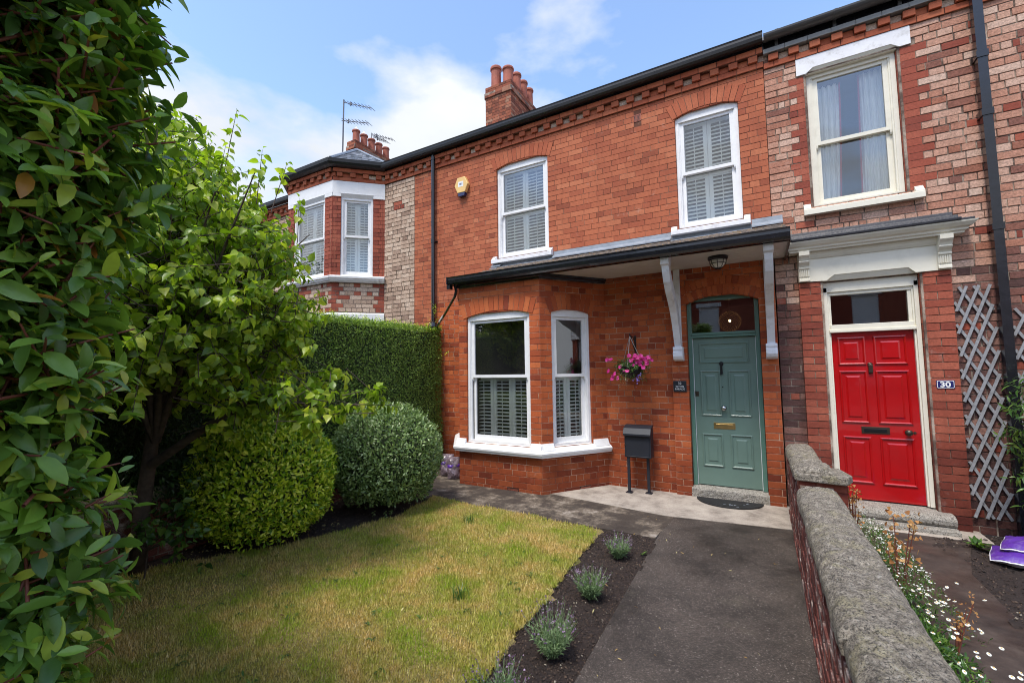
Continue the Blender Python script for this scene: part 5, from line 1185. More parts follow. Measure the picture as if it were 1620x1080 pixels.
for k, (c, lb) in enumerate([((-4.62, -.62, .12), 'clear bag of mulch printed purple, left of the two by the bay'), ((-4.40, -.72, .11), 'clear bag of mulch printed purple, right of the two by the bay')]):
    L = empty('mulch_bag', (c[0], c[1], -.05), lb, 'bag', 'mulch bags beside the bay')
    o = pillow('bag', (0, 0, 0), .19, .115, .075, 0, 'bag_mulch', L); o.rotation_euler = (math.radians(78), 0, math.radians(28 + 8 * k)); o.rotation_mode = 'XYZ'
    o.matrix_basis = Matrix.Translation(Vector(c) - W[L]) @ Matrix.Rotation(math.radians(30 + 10 * k), 4, 'Z') @ Matrix.Rotation(math.radians(82), 4, 'X') @ Matrix.Rotation(math.radians(90), 4, 'Z')
    o2 = pillow('printed_band', (0, 0, 0), .05, .112, .079, 0, 'bag_purple', L); o2.matrix_basis = o.matrix_basis.copy() @ Matrix.Translation((.05, 0, 0))

# ================================================================ PLANTS
def leaf_t(prof, fold=.25, droop=.3, curl=0):
    """prof: (t, half width). x width, y length, z normal"""
    V = []; F_ = []
    for t, w in prof:
        z = -droop * t * t; V += [(-w, t, z + fold * w), (0, t, z), (w, t, z + fold * w)]
    for k in range(len(prof) - 1):
        i = 3 * k; F_ += [(i, i + 1, i + 4, i + 3), (i + 1, i + 2, i + 5, i + 4)]
    return np.array(V, float), np.array(F_)
LAUREL = leaf_t([(0, .012), (.10, .09), (.32, .19), (.62, .195), (.86, .11), (1, .01)], .38, .20)
PEAR = leaf_t([(0, .012), (.16, .02), (.3, .21), (.5, .32), (.72, .25), (.88, .10), (1, .01)], .45, .45)
SMALL = leaf_t([(0, .06), (.5, .26), (1, .04)], .4, .2)
LANCE = leaf_t([(0, .012), (.25, .13), (.6, .13), (1, .01)], .3, .35)
NEEDLE = leaf_t([(0, .05), (.5, .09), (1, .02)], .2, .1)
PETAL = leaf_t([(0, .10), (.5, .38), (.85, .50), (1, .28)], -.25, .15)
def orient(D, Nv, size):
    D = npn(np.asarray(D, float)); X = npn(np.cross(D, Nv)); Z = np.cross(X, D); s = np.asarray(size)[:, None]
    return np.stack([X * s, D * s, Z * s], 2)
def leaves(root, P, D, Nv, size, mat, tm, n_ind=0, name='leaf', stuff='foliage', smooth=True):
    P = np.asarray(P); Ms = orient(D, Nv, size); d = np.linalg.norm(P - CAMN, axis=1) / np.asarray(size); v = inview(P, -10)
    order = np.argsort(np.where(v, d, 1e6 + d)); a, b = order[:n_ind], order[n_ind:]
    if n_ind:
        me = mesh_np('leaf_' + mat, tm[0], tm[1], mat, smooth)
        for i in a: place(name, me, Ms[i], P[i], root)
    return scatter(stuff, tm[0], tm[1], Ms[b], P[b], mat, root, smooth=smooth)
rn = lambda *s: RNG.normal(size=s)
def shoot_leaves(base, dirn, length, per, lsize, droop=.3, spread=1.0, jitter=.2):
    """positions and directions of leaves set round n shoots"""
    n = len(base); t = np.linspace(.15, 1, per)[None, :] + RNG.uniform(-.04, .04, (n, per)); P = base[:, None] + dirn[:, None] * (t * length[:, None])[..., None]
    a = np.arange(per)[None] * 2.4 + RNG.uniform(0, 6.28, (n, 1)); ref = npn(np.cross(dirn, rn(n, 3))); o2 = np.cross(dirn, ref)
    R_ = ref[:, None] * np.cos(a)[..., None] + o2[:, None] * np.sin(a)[..., None]
    D = npn(R_ * spread + dirn[:, None] * (.35 + .8 * t[..., None] ** 3) + rn(n, per, 3) * jitter + np.array([0, 0, -droop])); Nv = npn(dirn[:, None] * 1.0 + rn(n, per, 3) * .35 + np.array([0, 0, .8]))
    S_ = lsize * RNG.uniform(.6, 1.15, (n, per)) * (1 - .35 * (t > .9))
    return P.reshape(-1, 3), D.reshape(-1, 3), Nv.reshape(-1, 3), S_.reshape(-1)
def tubes(name, root, paths, mat, kind='stuff'):
    mb = MB()
    for pts, r, n in paths: mb.tube(pts, r, n, cap=False)
    o = mb.obj(name, mat, root, smooth=True)
    if kind: o['kind'] = kind
    return o
# ---- laurel hedge beside the camera
LH = empty('laurel_hedge', (-2.4, -6.5, -.05), 'tall glossy dark green laurel hedge filling the near left edge', 'hedge')
mb = MB(); mb.box(-7.2, -1.40, 6.36, 7.3, -.1, 2.75); mb.obj('hedge_core', 'hedge_core', LH)
n = 10500; s_ = RNG.uniform(0, 1, n) ** 1.6; zz = RNG.uniform(.3, 2.85, n)
along = s_ * 4.6; corner = RNG.random(n) < .33
X_ = np.where(corner, -1.235, -1.235 - along); Y_ = np.where(corner, -6.20 - RNG.uniform(0, 1.0, n), -6.16)
nx_ = np.where(corner, 1.0, .12); ny_ = np.where(corner, .25, 1.0)
P = np.stack([X_, Y_, zz], 1); lay = RNG.uniform(-.16, .03, n) + .05 * wob(P, 3.2, 21) - .07 * np.clip(1.75 - zz, 0, 1) + (.05 * (zz - 1.7)).clip(-.06, .015); P[:, 0] += nx_ * lay; P[:, 1] += ny_ * lay
dirn = npn(np.stack([nx_ * .8, ny_ * .8, np.full(n, .55)], 1) + rn(n, 3) * .45); ln = RNG.uniform(.07, .14, n)
LP, LD_, LN, LS = shoot_leaves(P, dirn, ln, 7, .067, droop=.30, jitter=.35)
leaves(LH, LP, LD_, LN, LS, 'laurel_leaf', LAUREL, 300)
tubes('stems', LH, [([P[i] - dirn[i] * .12, P[i] + dirn[i] * ln[i] * .5, P[i] + dirn[i] * ln[i]], [.0034, .0028, .0018], 5) for i in range(0, len(P), 2)], 'twig')
far = RNG.uniform(0, 1, 2600); P = np.stack([-2.4 - far * 4.8, -6.10 + rn(2600) * .05, RNG.uniform(0, 2.8, 2600)], 1)
leaves(LH, P, rn(2600, 3) + np.array([0, .8, -.2]), rn(2600, 3) * .4 + np.array([0, 1, .5]), RNG.uniform(.07, .11, 2600), 'laurel_leaf', LAUREL)
# ---- pear tree
PT = empty('pear_tree', (-4.85, -4.72, -.06), 'bright yellow-green leafy pear tree rising over the clipped round bushes', 'tree')
T0 = Vector((-4.85, -4.72, -.08)); fork = Vector((-4.72, -4.70, 1.25))
mb = MB(); mb.tube([T0, T0 + Vector((.02, 0, .5)), fork - Vector((.05, 0, .3)), fork, fork + Vector((.12, .05, .5)), fork + Vector((.2, .1, 1.1))], [.068, .060, .055, .050, .036, .02], 12); mb.obj('trunk', 'bark', PT, smooth=True)
CC = np.array([-4.34, -4.64, 2.74]); CR = np.array([1.16, 1.12, 1.24])
def crown_pts(n, pw=.38):
    d = npn(rn(n, 3)); r = RNG.random(n) ** pw; P = d * r[:, None]; P *= (1 + .16 * wob(d, 2.6, 51))[:, None]; Q = CC + P * CR; sh = .58 * np.clip((Q[:, 2] - 1.95) / 1.3, 0, 1.4); Q[:, 0] -= .87 * sh; Q[:, 1] -= .49 * sh; return Q, d
for k in range(16):
    t = k * 2.4; rr_ = .55 + .35 * random.random(); el = random.uniform(-.25, .7); e = CC + np.array([math.cos(t) * rr_ * CR[0], math.sin(t) * rr_ * CR[1], el * .9 - .1]); st = fork + Vector((.03, .01, .12 * (k % 5) - .15)); m_ = st.lerp(Vector(e), .5) + Vector((0, 0, .12))
    mb = MB(); mb.tube([st, m_, Vector(e)], [.034, .017, .004], 7, cap=False); mb.obj('branch', 'bark', PT, smooth=True)
mb = MB(); lowb = [fork - Vector((0, 0, .35)), Vector((-4.2, -4.5, 1.25)), Vector((-3.75, -4.35, 1.50)), Vector((-3.45, -4.22, 1.50)), Vector((-3.15, -4.1, 1.28))]; mb.tube(lowb, [.045, .034, .024, .018, .008], 8, cap=False); mb.obj('branch', 'bark', PT, smooth=True)
P, d = crown_pts(1900); kp = P[:, 2] > 1.62 + .12 * np.sin(P[:, 0] * 9); P, d = P[kp], d[kp]; NC = len(P); dirn = npn(d * .8 + rn(NC, 3) * .5 + np.array([0, 0, .35])); ln = RNG.uniform(.16, .34, NC)
# drooping limb over the golden bush and shoots at the top
q = np.array([tuple(lowb[i].lerp(lowb[i + 1], t)) for i in (1, 2, 3) for t in np.linspace(0, 1, 18)]); q = q + rn(len(q), 3) * np.array([.11, .11, .08]) + np.array([0, 0, .02]); dq = npn(rn(len(q), 3) * .6 + np.array([.5, .3, -.15]))
q2 = np.array([(-3.62, -4.15, 1.9), (-3.45, -4.2, 2.15), (-3.5, -4.3, 2.4), (-3.3, -4.1, 1.75), (-3.4, -4.0, 1.55), (-3.05, -3.95, 1.45), (-2.95, -3.9, 1.55), (-3.2, -4.05, 1.6)] * 3); q2 = q2 + rn(len(q2), 3) * .09; dq2 = npn(rn(len(q2), 3) * .5 + np.array([.6, .3, 0]))
tops = np.array([(-3.98, -4.53, 3.62), (-3.62, -4.30, 3.25), (-4.3, -4.7, 3.7), (-3.72, -4.40, 3.35), (-4.5, -4.8, 3.7), (-3.45, -4.2, 3.0)]); dt = npn(rn(6, 3) * .15 + np.array([0, 0, 1]))
P = np.concatenate([P, q, q2, tops]); dirn = np.concatenate([dirn, dq, dq2, dt]); ln = np.concatenate([ln, RNG.uniform(.12, .25, len(q)), RNG.uniform(.12, .25, len(q2)), np.array([.42, .40, .3, .3, .3, .25])])
LP, LD_, LN, LS = shoot_leaves(P, dirn, ln, 13, .093, droop=.75, jitter=.4)
LN = npn(LN + rn(len(LN), 3) * .35)
leaves(PT, LP, LD_, LN, LS, 'pear_leaf', PEAR, 300)
tubes('twigs', PT, [([P[i] - dirn[i] * .18, P[i] + dirn[i] * ln[i] * .5, P[i] + dirn[i] * ln[i]], [.0045, .0032, .0015], 4) for i in range(len(P))], 'bark')
# ---- clipped round bushes
def ball(name, label, c, r, rz, n, size, mat, tm, core, fuzz=.02):
    L = empty(name, (c[0], c[1], -.06), label, 'bush'); mb = MB(); k = 14
    mb.lathe((c[0], c[1], c[2]), [(max(.01, (r - .07) * math.cos(t)), (rz - .07) * math.sin(t)) for t in [-math.pi / 2 + math.pi * i / k for i in range(k + 1)]], 20); mb.obj('bush_core', core, L, smooth=True)
    d = npn(rn(n, 3)); d[:, 2] = np.where(d[:, 2] < -.75, -d[:, 2], d[:, 2]); rad = 1 + .05 * wob(d, 3, 61 + len(name)) + .05 * wob(d, 8, 62 + len(name)) + rn(n) * fuzz - RNG.random(n) ** 2 * .12
    P = np.array(c) + d * rad[:, None] * np.array([r, r, rz]); P[:, 2] = np.maximum(P[:, 2], -.04)
    f = np.einsum('ij,ij->i', d, npn(CAMN - np.array(c))[None].repeat(n, 0)) > -.35; P, d = P[f], d[f]; m_ = len(P)
    leaves(L, P, npn(d * .55 + rn(m_, 3) * .6 + np.array([0, 0, .45])), npn(d + rn(m_, 3) * .5), RNG.uniform(.6, 1.2, m_) * size, mat, tm)
    return L
ball('golden_bush', 'round clipped bush with golden-green leaves under the pear tree', (-4.67, -3.70, .55), .70, .66, 21000, .050, 'golden_leaf', SMALL, 'hedge_core')
ball('clipped_bush', 'round clipped bush with grey-green leaves nearest the bay', (-4.28, -2.33, .60), .70, .68, 21000, .041, 'grey_green_leaf', SMALL, 'hedge_core', .025)
# ---- privet hedge
PH = empty('privet_hedge', (-5.45, -1.7, -.06), 'tall clipped privet hedge meeting the wall of the house beside the drainpipe', 'hedge')
mb = MB(); mb.box(-5.85, -5.26, .16, 3.4, -.1, 2.42); mb.obj('hedge_core', 'hedge_core', PH)
n = 52000; P = np.stack([np.zeros(n), RNG.uniform(-3.5, -.06, n), RNG.uniform(-.05, 2.5, n)], 1); top = RNG.random(n) < .16
P[:, 0] = -5.20 + .06 * wob(P, 2.2, 71) + .045 * wob(P, 7, 72) + rn(n) * .022; P[top, 0] = RNG.uniform(-5.8, -5.2, top.sum()); P[top, 2] = 2.48 + .03 * wob(P[top], 3, 73) + rn(top.sum()) * .025
end = RNG.random(n) < .08; P[end, 1] = -.10 + rn(end.sum()) * .02; P[end, 0] = RNG.uniform(-5.5, -5.18, end.sum())
nv = np.where(top[:, None], np.array([[0, 0, 1.]]), np.array([[1., -.1, .1]]))
leaves(PH, P, npn(nv * .5 + rn(n, 3) * .6 + np.array([0, 0, .4])), npn(nv + rn(n, 3) * .5), RNG.uniform(.016, .034, n), 'privet_leaf', SMALL)
n = 420; P = np.stack([RNG.uniform(-5.7, -5.18, n), RNG.uniform(-3.4, -.02, n), np.full(n, 2.46)], 1); dr_ = npn(np.array([0, 0, 1]) + rn(n, 3) * .25); ln = RNG.uniform(.05, .16, n)
extra = np.array([(-5.30, -.12, 2.5 + .05 * k) for k in range(8)] + [(-5.15, -.09, 1.95), (-5.12, -.09, 2.0)]); P = np.concatenate([P, extra]); dr_ = np.concatenate([dr_, npn(np.array([.25, -.1, .8]) + rn(10, 3) * .3)]); ln = np.concatenate([ln, np.full(10, .22)])
LP, LD_, LN, LS = shoot_leaves(P, dr_, ln, 9, .032); leaves(PH, LP, LD_, LN, LS, 'golden_leaf', SMALL)
# ---- dark shrubbery behind the pear tree
DS = empty('dark_shrub', (-5.2, -4.9, -.06), 'dense dark green shrub behind the pear tree trunk', 'bush')
mb = MB(); mb.box(-6.2, -5.62, 3.4, 7.0, -.1, 2.3); mb.obj('shrub_core', 'hedge_core', DS)
n = 15000; P = np.stack([np.zeros(n), RNG.uniform(-6.6, -3.3, n), RNG.uniform(.15, 2.4, n)], 1); P[:, 0] = -5.50 + .14 * wob(P, 2.4, 81) + .05 * wob(P, 8, 82) + rn(n) * .03
leaves(DS, P, npn(rn(n, 3) * .6 + np.array([.6, 0, .2])), npn(rn(n, 3) * .5 + np.array([1, -.1, .3])), RNG.uniform(.035, .06, n), 'dark_leaf', LANCE)
n = 2600; P = np.array([-5.0, -4.3, .75]) + npn(rn(n, 3)) * RNG.random((n, 1)) ** .4 * np.array([.42, .5, .5]); leaves(DS, P, npn(rn(n, 3) + np.array([.2, 0, .2])), npn(rn(n, 3) * .6 + np.array([.4, 0, 1])), RNG.uniform(.035, .06, n), 'dark_leaf', LANCE)
SP = empty('sapling', (-4.9, -4.85, -.06), 'small leafy sapling low beside the pear tree trunk', 'sapling')
n = 46; P = np.array([-4.55, -4.72, .45]) + rn(n, 3) * np.array([.16, .16, .18]); dirn = npn(rn(n, 3) * .6 + np.array([.3, .1, .2])); LP, LD_, LN, LS = shoot_leaves(P, dirn, RNG.uniform(.05, .12, n), 5, .085, droop=.3); leaves(SP, LP, LD_, LN, LS, 'shrub_leaf', PEAR)
tubes('stems', SP, [([(-4.62, -4.76, -.08), (-4.60, -4.75, .2), tuple(P[i])], [.008, .006, .002], 5) for i in range(12)], 'bark')
# ---- lavenders
def lavender(c, h, n, label):
    L = empty('lavender', c, label, 'lavender', 'lavender plants in the soil strip'); c = np.array(c); a = RNG.uniform(0, 6.28, n); lean = RNG.uniform(0, .75, n) ** .8
    d = npn(np.stack([np.cos(a) * lean, np.sin(a) * lean, np.ones(n)], 1)); ln = h * RNG.uniform(.75, 1.08, n); b = c + np.stack([np.cos(a) * .03, np.sin(a) * .03, np.zeros(n)], 1)
    end = b + d * ln[:, None] + np.array([0, 0, .0]); LP, LD_, LN, LS = shoot_leaves(b, d, ln * .72, 16, .034, droop=-.2, spread=.7); leaves(L, LP, LD_, LN, LS, 'lavender_leaf', NEEDLE)
    fl_ = np.nonzero(RNG.random(n) < .55)[0]; m_ = len(fl_) * 6; k = np.repeat(fl_, 6); t = np.tile(np.linspace(0, 1, 6), len(fl_)); P = end[k] - d[k] * (t * .045)[:, None] + rn(m_, 3) * .0025
    leaves(L, P, npn(rn(m_, 3) + d[k] * .8), npn(rn(m_, 3)), RNG.uniform(.006, .012, m_), 'lavender_flower', PETAL, stuff='flowers')
    tubes('stems', L, [([tuple(b[i]), tuple(end[i])], [.0016, .001], 3) for i in range(n)], 'lavender_leaf')
lavender((-1.20, -2.43, -.05), .20, 85, 'lavender plant farthest along the soil strip, nearest the front door')
lavender((-1.19, -3.24, -.05), .235, 85, 'second lavender from the house in the soil strip')
lavender((-1.17, -4.00, -.05), .29, 90, 'tall green lavender, third from the house in the soil strip')
lavender((-1.22, -4.56, -.05), .25, 85, 'lavender plant at the bottom edge, nearest the viewer')
# ---- basket plants
n = 170; d = npn(rn(n, 3)); d[:, 2] = np.abs(d[:, 2]) * .8 - .25; P = BC + d * np.array([.13, .13, .08]); dirn = npn(d + rn(n, 3) * .35); LP, LD_, LN, LS = shoot_leaves(P, dirn, RNG.uniform(.06, .17, n), 9, .038, droop=.3); leaves(HBK, LP, LD_, LN, LS, 'shrub_leaf', LANCE)
n = 60; P = BC + np.stack([RNG.uniform(-.2, .2, n), RNG.uniform(-.17, .1, n), RNG.uniform(-.12, -.0, n)], 1); dirn = npn(rn(n, 3) * .25 + np.array([0, -.1, -1])); LP, LD_, LN, LS = shoot_leaves(P, dirn, RNG.uniform(.05, .17, n), 9, .026); leaves(HBK, LP, LD_, LN, LS, 'shrub_leaf', LANCE)
n = 9; P = BC + np.stack([RNG.uniform(-.10, -.0, n), np.full(n, -.15), np.full(n, -.05)], 1); LP, LD_, LN, LS = shoot_leaves(P, npn(rn(n, 3) * .1 + np.array([0, 0, -1])), RNG.uniform(.12, .28, n), 7, .026); leaves(HBK, LP, LD_, LN, LS, 'variegated_leaf', LANCE, stuff='trailing_foliage')
def blooms(pts, nrm, size, mat, root, name):
    for p, n_ in zip(pts, nrm):
        n_ = npn(n_); r = npn(np.cross(n_, np.array([.3, .2, 1.]))); u = np.cross(n_, r); Ds = np.array([r * math.cos(t) + u * math.sin(t) + n_ * .25 for t in np.arange(5) * 1.2566]); Ms = orient(Ds, np.repeat(n_[None], 5, 0), np.full(5, size)); o = scatter(name, PETAL[0], PETAL[1], Ms, np.repeat(np.asarray(p)[None], 5, 0), mat, root, kind=None)
fl = [(-.31, .07), (-.29, -.09), (-.25, .075), (-.24, -.20), (-.20, -.13), (.02, .12), (.05, .05), (.09, .085), (.12, .03), (.14, .09), (.17, .05), (.20, .08), (.16, -.0), (.24, .07), (.25, .03), (.31, .055), (.21, -.045), (.25, -.0), (.07, -.01), (-.05, -.08), (-.11, -.03), (.0, -.09), (.11, .12), (-.16, -.19), (-.22, -.17), (.18, .11), (.28, .09)]
blooms([BC + np.array([a * 1.0, -.20 + .10 * abs(a) * 2 + random.uniform(-.03, .03), z + .02]) for a, z in fl], [np.array([a * 1.2, -1, .5]) + rn(3) * .3 for a, z in fl], .030, 'petunia', HBK, 'petunia')
lb = rn(26, 3) * np.array([.035, .03, .05]) + BC + np.array([.12, -.12, -.20]); blooms(lb, rn(26, 3) + np.array([0, -1, 0]), .010, 'lobelia', HBK, 'lobelia')
# ---- planting on the far side of the garden wall
DF = empty('white_flowers', (.76, -2.0, -.06), 'mound of tiny white flowers growing against the far side of the garden wall', 'flowers')
n = 5200; P = np.stack([.82 + rn(n) * .12, RNG.uniform(-2.75, -1.05, n), np.zeros(n)], 1); P[:, 2] = -.03 + (.30 + .08 * wob(P, 5, 91)) * np.clip(1 - ((P[:, 0] - .80) / .32) ** 2, 0, 1) * RNG.random(n) ** .5
leaves(DF, P, npn(rn(n, 3) * .6 + np.array([0, 0, .8])), npn(rn(n, 3) + np.array([0, 0, 1])), RNG.uniform(.014, .03, n), 'shrub_leaf', NEEDLE)
k = RNG.choice(n, 800); P = P[k]; P[:, 2] = P[:, 2] * 1.05 + .03; leaves(DF, P, npn(rn(800, 3) * np.array([1, 1, .3])), npn(rn(800, 3) * .4 + np.array([0, 0, 1])), RNG.uniform(.008, .015, 800), 'white_petal', PETAL, stuff='flowers')
DD = empty('daisies', (.8, -3.6, -.06), 'spreading white daisies over green leaves at the near end of the wall planting', 'flowers')
n = 5200; P = np.stack([.76 + rn(n) * .10, RNG.uniform(-4.6, -2.4, n), np.zeros(n)], 1); P[:, 2] = -.03 + (.20 + .08 * wob(P, 4, 92)) * np.clip(1 - ((P[:, 0] - .74) / .28) ** 2, 0, 1) * RNG.random(n) ** .5
leaves(DD, P, npn(rn(n, 3) * .6 + np.array([0, 0, .6])), npn(rn(n, 3) + np.array([0, 0, 1])), RNG.uniform(.02, .045, n), 'shrub_leaf', LANCE)
n = 100; P = np.stack([.84 + rn(n) * .10, RNG.uniform(-4.5, -2.6, n), RNG.uniform(.14, .34, n)], 1)
for p in P:
    n_ = npn(np.array([random.gauss(0, .35), random.gauss(-.2, .3), 1])); r = npn(np.cross(n_, np.array([1, .3, 0.]))); u = np.cross(n_, r); t = np.arange(9) * .698
    Ds = r * np.cos(t)[:, None] + u * np.sin(t)[:, None]; 
    try: dm.append(orient(Ds, np.repeat(n_[None], 9, 0), np.full(9, .0095)))
    except NameError: dm = [orient(Ds, np.repeat(n_[None], 9, 0), np.full(9, .0095))]
scatter('flowers', PETAL[0], PETAL[1], np.concatenate(dm), np.repeat(P, 9, 0), 'white_petal', DD)
scatter('flower_eyes', OCT, OCF, np.repeat(np.eye(3)[None] * .004, n, 0), P + np.array([0, 0, .002]), 'alarm_yellow', DD)
def dried(c, h, n, label, sc=1.0):
    L = empty('dried_plant', c, label, 'dried flowers', 'dried flower stalks behind the garden wall'); c = np.array(c); ends = []; paths = []
    for k in range(n):
        a = random.uniform(0, 6.28); l = random.uniform(0, .22); e = c + np.array([math.cos(a) * l * h, math.sin(a) * l * h, h * random.uniform(.55, 1)]); ends.append(e); paths.append(([tuple(c), tuple(c * .5 + e * .5 + np.array([0, 0, .03])), tuple(e)], [.0045, .0035, .0025], 4))
    tubes('stalks', L, paths, 'twig'); E_ = np.array(ends); m_ = n * 15; k = np.repeat(np.arange(n), 15); P = E_[k] + rn(m_, 3) * np.array([.018, .018, .045]) * sc - np.array([0, 0, .02])
    leaves(L, P, rn(m_, 3), rn(m_, 3), RNG.uniform(.013, .027, m_) * sc, 'dry_flower', PETAL, stuff='seed_heads')
dried((.66, -1.62, .0), .62, 15, 'cluster of orange-brown dried flower stalks beside the doorstep of the red door', .9)
dried((.80, -2.45, .0), .62, 8, 'tall dried stalk with papery orange seed heads in the middle of the wall planting', 1.2)
dried((.90, -3.05, .0), .42, 4, 'short pinkish dried stalk nearest the daisies', .8)
# ---- shrub right of the drainpipe
RS = empty('climbing_shrub', (2.6, -.7, -.09), 'leafy green shrub climbing over the trellis at the right edge', 'shrub')
n = 300; P = np.array([2.56, -.62, .98]) + npn(rn(n, 3)) * RNG.random((n, 1)) ** .45 * np.array([.50, .38, .78]); dirn = npn(P - np.array([2.7, -.4, .9]) + rn(n, 3) * .3); LP, LD_, LN, LS = shoot_leaves(P, dirn, RNG.uniform(.1, .28, n), 11, .085, droop=.45); leaves(RS, LP, LD_, LN, LS, 'shrub_leaf', LANCE, 120)
tubes('stems', RS, [([(2.6, -.35, -.08), tuple(P[i] * .6 + np.array([2.6, -.35, .4]) * .4), tuple(P[i] + dirn[i] * .2)], [.008, .005, .002], 5) for i in range(40)], 'bark')
PS = empty('broadleaf_plant', (2.55, -1.2, -.09), 'low broad-leaved green plant overhanging the purple compost bags', 'plant')
n = 60; P = np.array([2.42, -1.22, .27]) + rn(n, 3) * np.array([.17, .14, .12]); LP, LD_, LN, LS = shoot_leaves(P, npn(rn(n, 3) + np.array([-.3, -.1, .2])), RNG.uniform(.05, .12, n), 7, .10, droop=.3); leaves(PS, LP, LD_, LN, LS, 'laurel_leaf', LANCE)
tubes('stems', PS, [([(2.6, -1.2, -.1), tuple(P[i])], [.006, .003], 5) for i in range(20)], 'bark')
def weed(c, n, s, label, mat='shrub_leaf', cat='weed'):
    L = empty('weed', c, label, cat); a = RNG.uniform(0, 6.28, n); d = np.stack([np.cos(a), np.sin(a), RNG.uniform(.3, 1.4, n)], 1); leaves(L, np.repeat(np.array(c)[None], n, 0) + rn(n, 3) * s * .15, d, np.stack([-np.cos(a) * .5, -np.sin(a) * .5, np.ones(n)], 1), RNG.uniform(.6, 1.1, n) * s, mat, LANCE, stuff='weed_leaves')
weed((1.78, -.56, -.07), 26, .11, 'bright green weed on the soil at the foot of the right-hand brick pier')
weed((1.95, -1.5, -.07), 14, .07, 'small green weed in the soil beside the neighbouring path')
weed((-1.02, -2.28, -.045), 9, .05, 'tiny pale green weed at the path edge beside the farthest lavender')

def tuft_(c, n, s, label):
    L = empty('grass_tuft', c, label, 'grass tuft'); a = RNG.uniform(0, 6.28, n); l = RNG.uniform(0, .5, n); d = np.stack([np.cos(a) * l, np.sin(a) * l, np.ones(n)], 1); leaves(L, np.repeat(np.array(c)[None], n, 0) + rn(n, 3) * np.array([.03, .03, 0]), d, np.stack([-np.cos(a), -np.sin(a), .3 + 0 * a], 1), RNG.uniform(.6, 1.1, n) * s, 'shrub_leaf', leaf_t([(0, .03), (.5, .03), (1, .004)], .2, .3), stuff='blades')
tuft_((-2.05, -3.75, -.04), 34, .12, 'upright tuft of coarse grass in the near lawn'); tuft_((-2.95, -2.35, -.04), 30, .11, 'upright tuft of coarse grass in the far lawn')
k = np.repeat(np.arange(len(LWP)), 7); m_ = len(k); a = RNG.uniform(0, 6.28, m_); scatter('lawn_weeds', LANCE[0], LANCE[1], orient(np.stack([np.cos(a), np.sin(a), RNG.uniform(.15, .7, m_)], 1), np.stack([-np.cos(a) * .4, -np.sin(a) * .4, np.ones(m_)], 1), RNG.uniform(.015, .045, m_)), LWP[k] + rn(m_, 3) * np.array([.008, .008, .001]), 'shrub_leaf')
# stray shoots on the clipped bushes
for L_, c_, r_2, mt_2, n_2 in (('golden_bush', (-4.67, -3.70, .55), .70, 'golden_leaf', 120), ('clipped_bush', (-4.28, -2.33, .60), .71, 'grey_green_leaf', 90)):
    d = npn(rn(n_2, 3) + np.array([.2, -.2, .5])); LP, LD_, LN, LS = shoot_leaves(np.array(c_) + d * r_2 * .95, npn(d + rn(n_2, 3) * .3 + np.array([0, 0, .4])), RNG.uniform(.05, .12, n_2), 7, .038); leaves(bpy.data.objects[L_], LP, LD_, LN, LS, mt_2, SMALL)
# fallen leaves and bits
n = 520; P = np.concatenate([np.stack([RNG.uniform(-5, -4.0, 400), RNG.uniform(-5.0, -3.0, 400), np.full(400, -.035)], 1), np.stack([RNG.uniform(-3.9, -1.4, 50), RNG.uniform(-5, -2, 50), np.full(50, -.012)], 1), np.stack([RNG.uniform(-1.5, .2, 40), RNG.uniform(-4.8, -1.2, 40), np.full(40, -.04)], 1), np.stack([RNG.uniform(1.5, 2.6, 30), RNG.uniform(-2.5, -.3, 30), np.full(30, -.075)], 1)])
o = scatter('fallen_leaves', LANCE[0], LANCE[1], orient(rn(n, 3) * np.array([1, 1, .15]), rn(n, 3) * .3 + np.array([0, 0, 1]), RNG.uniform(.015, .04, n)), P, 'litter'); o['label'] = 'scattered fallen leaves on the soil, lawn and paths'

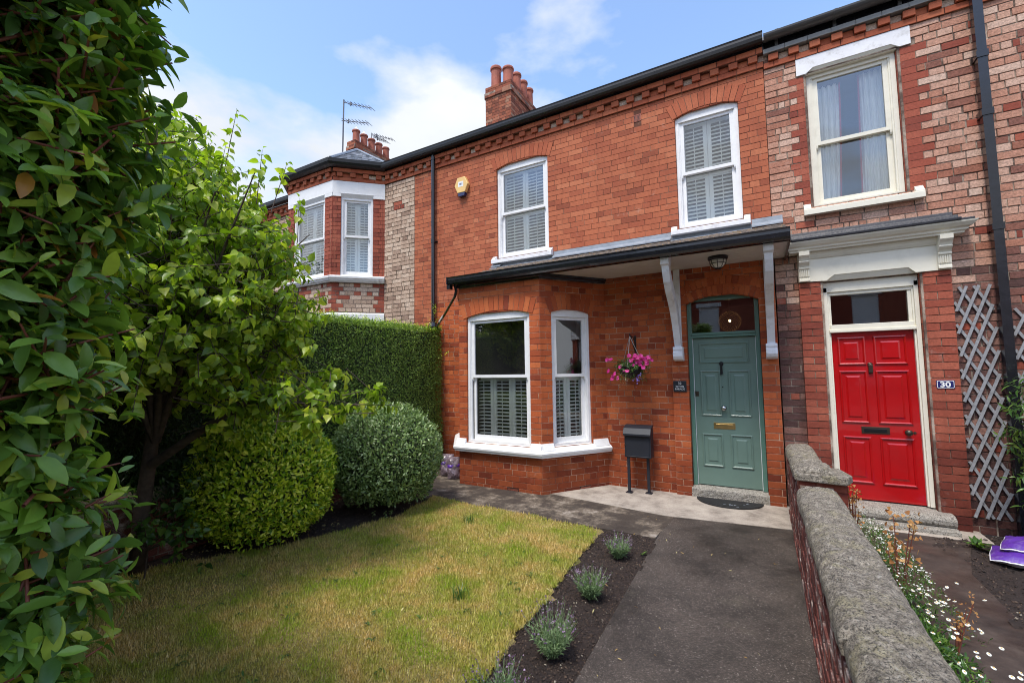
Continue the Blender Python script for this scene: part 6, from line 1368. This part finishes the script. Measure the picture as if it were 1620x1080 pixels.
# ================================================================ ACROSS THE STREET (what the window panes mirror)
SH = empty('street_hedge', (-6, -8.0, -.05), 'long clipped hedge along the street behind the viewer', 'hedge')
mb = MB(); mb.box(-14, -1.6, 7.6, 8.2, -.1, 2.35); mb.obj('hedge_core', 'privet_leaf', SH)
n = 9000; P = np.stack([RNG.uniform(-14, -1.6, n), -7.56 + rn(n) * .05, RNG.uniform(0, 2.5, n)], 1); leaves(SH, P, rn(n, 3), rn(n, 3) * .5 + np.array([0, 1, .3]), RNG.uniform(.05, .09, n), 'privet_leaf', SMALL)
for k, (x, y, h, r) in enumerate([(-15, -16, 9, 3.4), (-6.5, -15.5, 8.0, 2.8), (-23, -15, 10, 3.8)]):
    L = empty('street_tree', (x, y, -.1), ['broad green tree across the street, middle of the three', 'smaller green tree across the street, rightmost of the three', 'largest green tree across the street, leftmost of the three'][k], 'tree', 'trees across the street')
    mb = MB(); mb.tube([(x, y, -.2), (x + .1, y, h * .35), (x, y, h * .7)], [.25, .18, .08], 10); mb.obj('trunk', 'bark', L, smooth=True)
    n = 5200; d = npn(rn(n, 3)); P = np.array([x, y, h * .62]) + d * (RNG.random(n) ** .4 * (1 + .25 * wob(d, 3, 100 + k)))[:, None] * np.array([r, r, h * .36]); leaves(L, P, rn(n, 3), rn(n, 3) + np.array([0, 0, 1]), RNG.uniform(.18, .35, n), 'dark_leaf', SMALL, stuff='crown')
OH = empty('facing_house', (2, -27, -.1), 'plain brick terraced house across the street', 'house')
FO = Fr((12, -24, 0), (-1, 0, 0)); panel(FO, 26, -.1, 6.4, [(a, a + 1.2, z, z + 1.7) for a in (2, 6, 10, 14, 18, 22) for z in (.8, 4.0)], 'brick_red', OH, thick=.3)
for a in (2, 6, 10, 14, 18, 22):
    for z in (.8, 4.0):
        mb = MB(FO); mb.rings(a, a + 1.2, z, z + 1.7, [(0, -.06), (.08, -.06), (.08, -.1)]); mb.box(a - .15, a + 1.35, .003, .08, z - .18, z); mb.box(a - .15, a + 1.35, .003, .06, z + 1.7, z + 1.95); mb.obj('window', 'white_paint', OH)
mb = MB(FO); mb.hexa([FO(-.2, .3, 6.35), FO(26.2, .3, 6.35), FO(26.2, -4, 9), FO(-.2, -4, 9), FO(-.2, .3, 6.45), FO(26.2, .3, 6.45), FO(26.2, -4, 9.1), FO(-.2, -4, 9.1)]); mb.obj('roof', 'slate', OH)
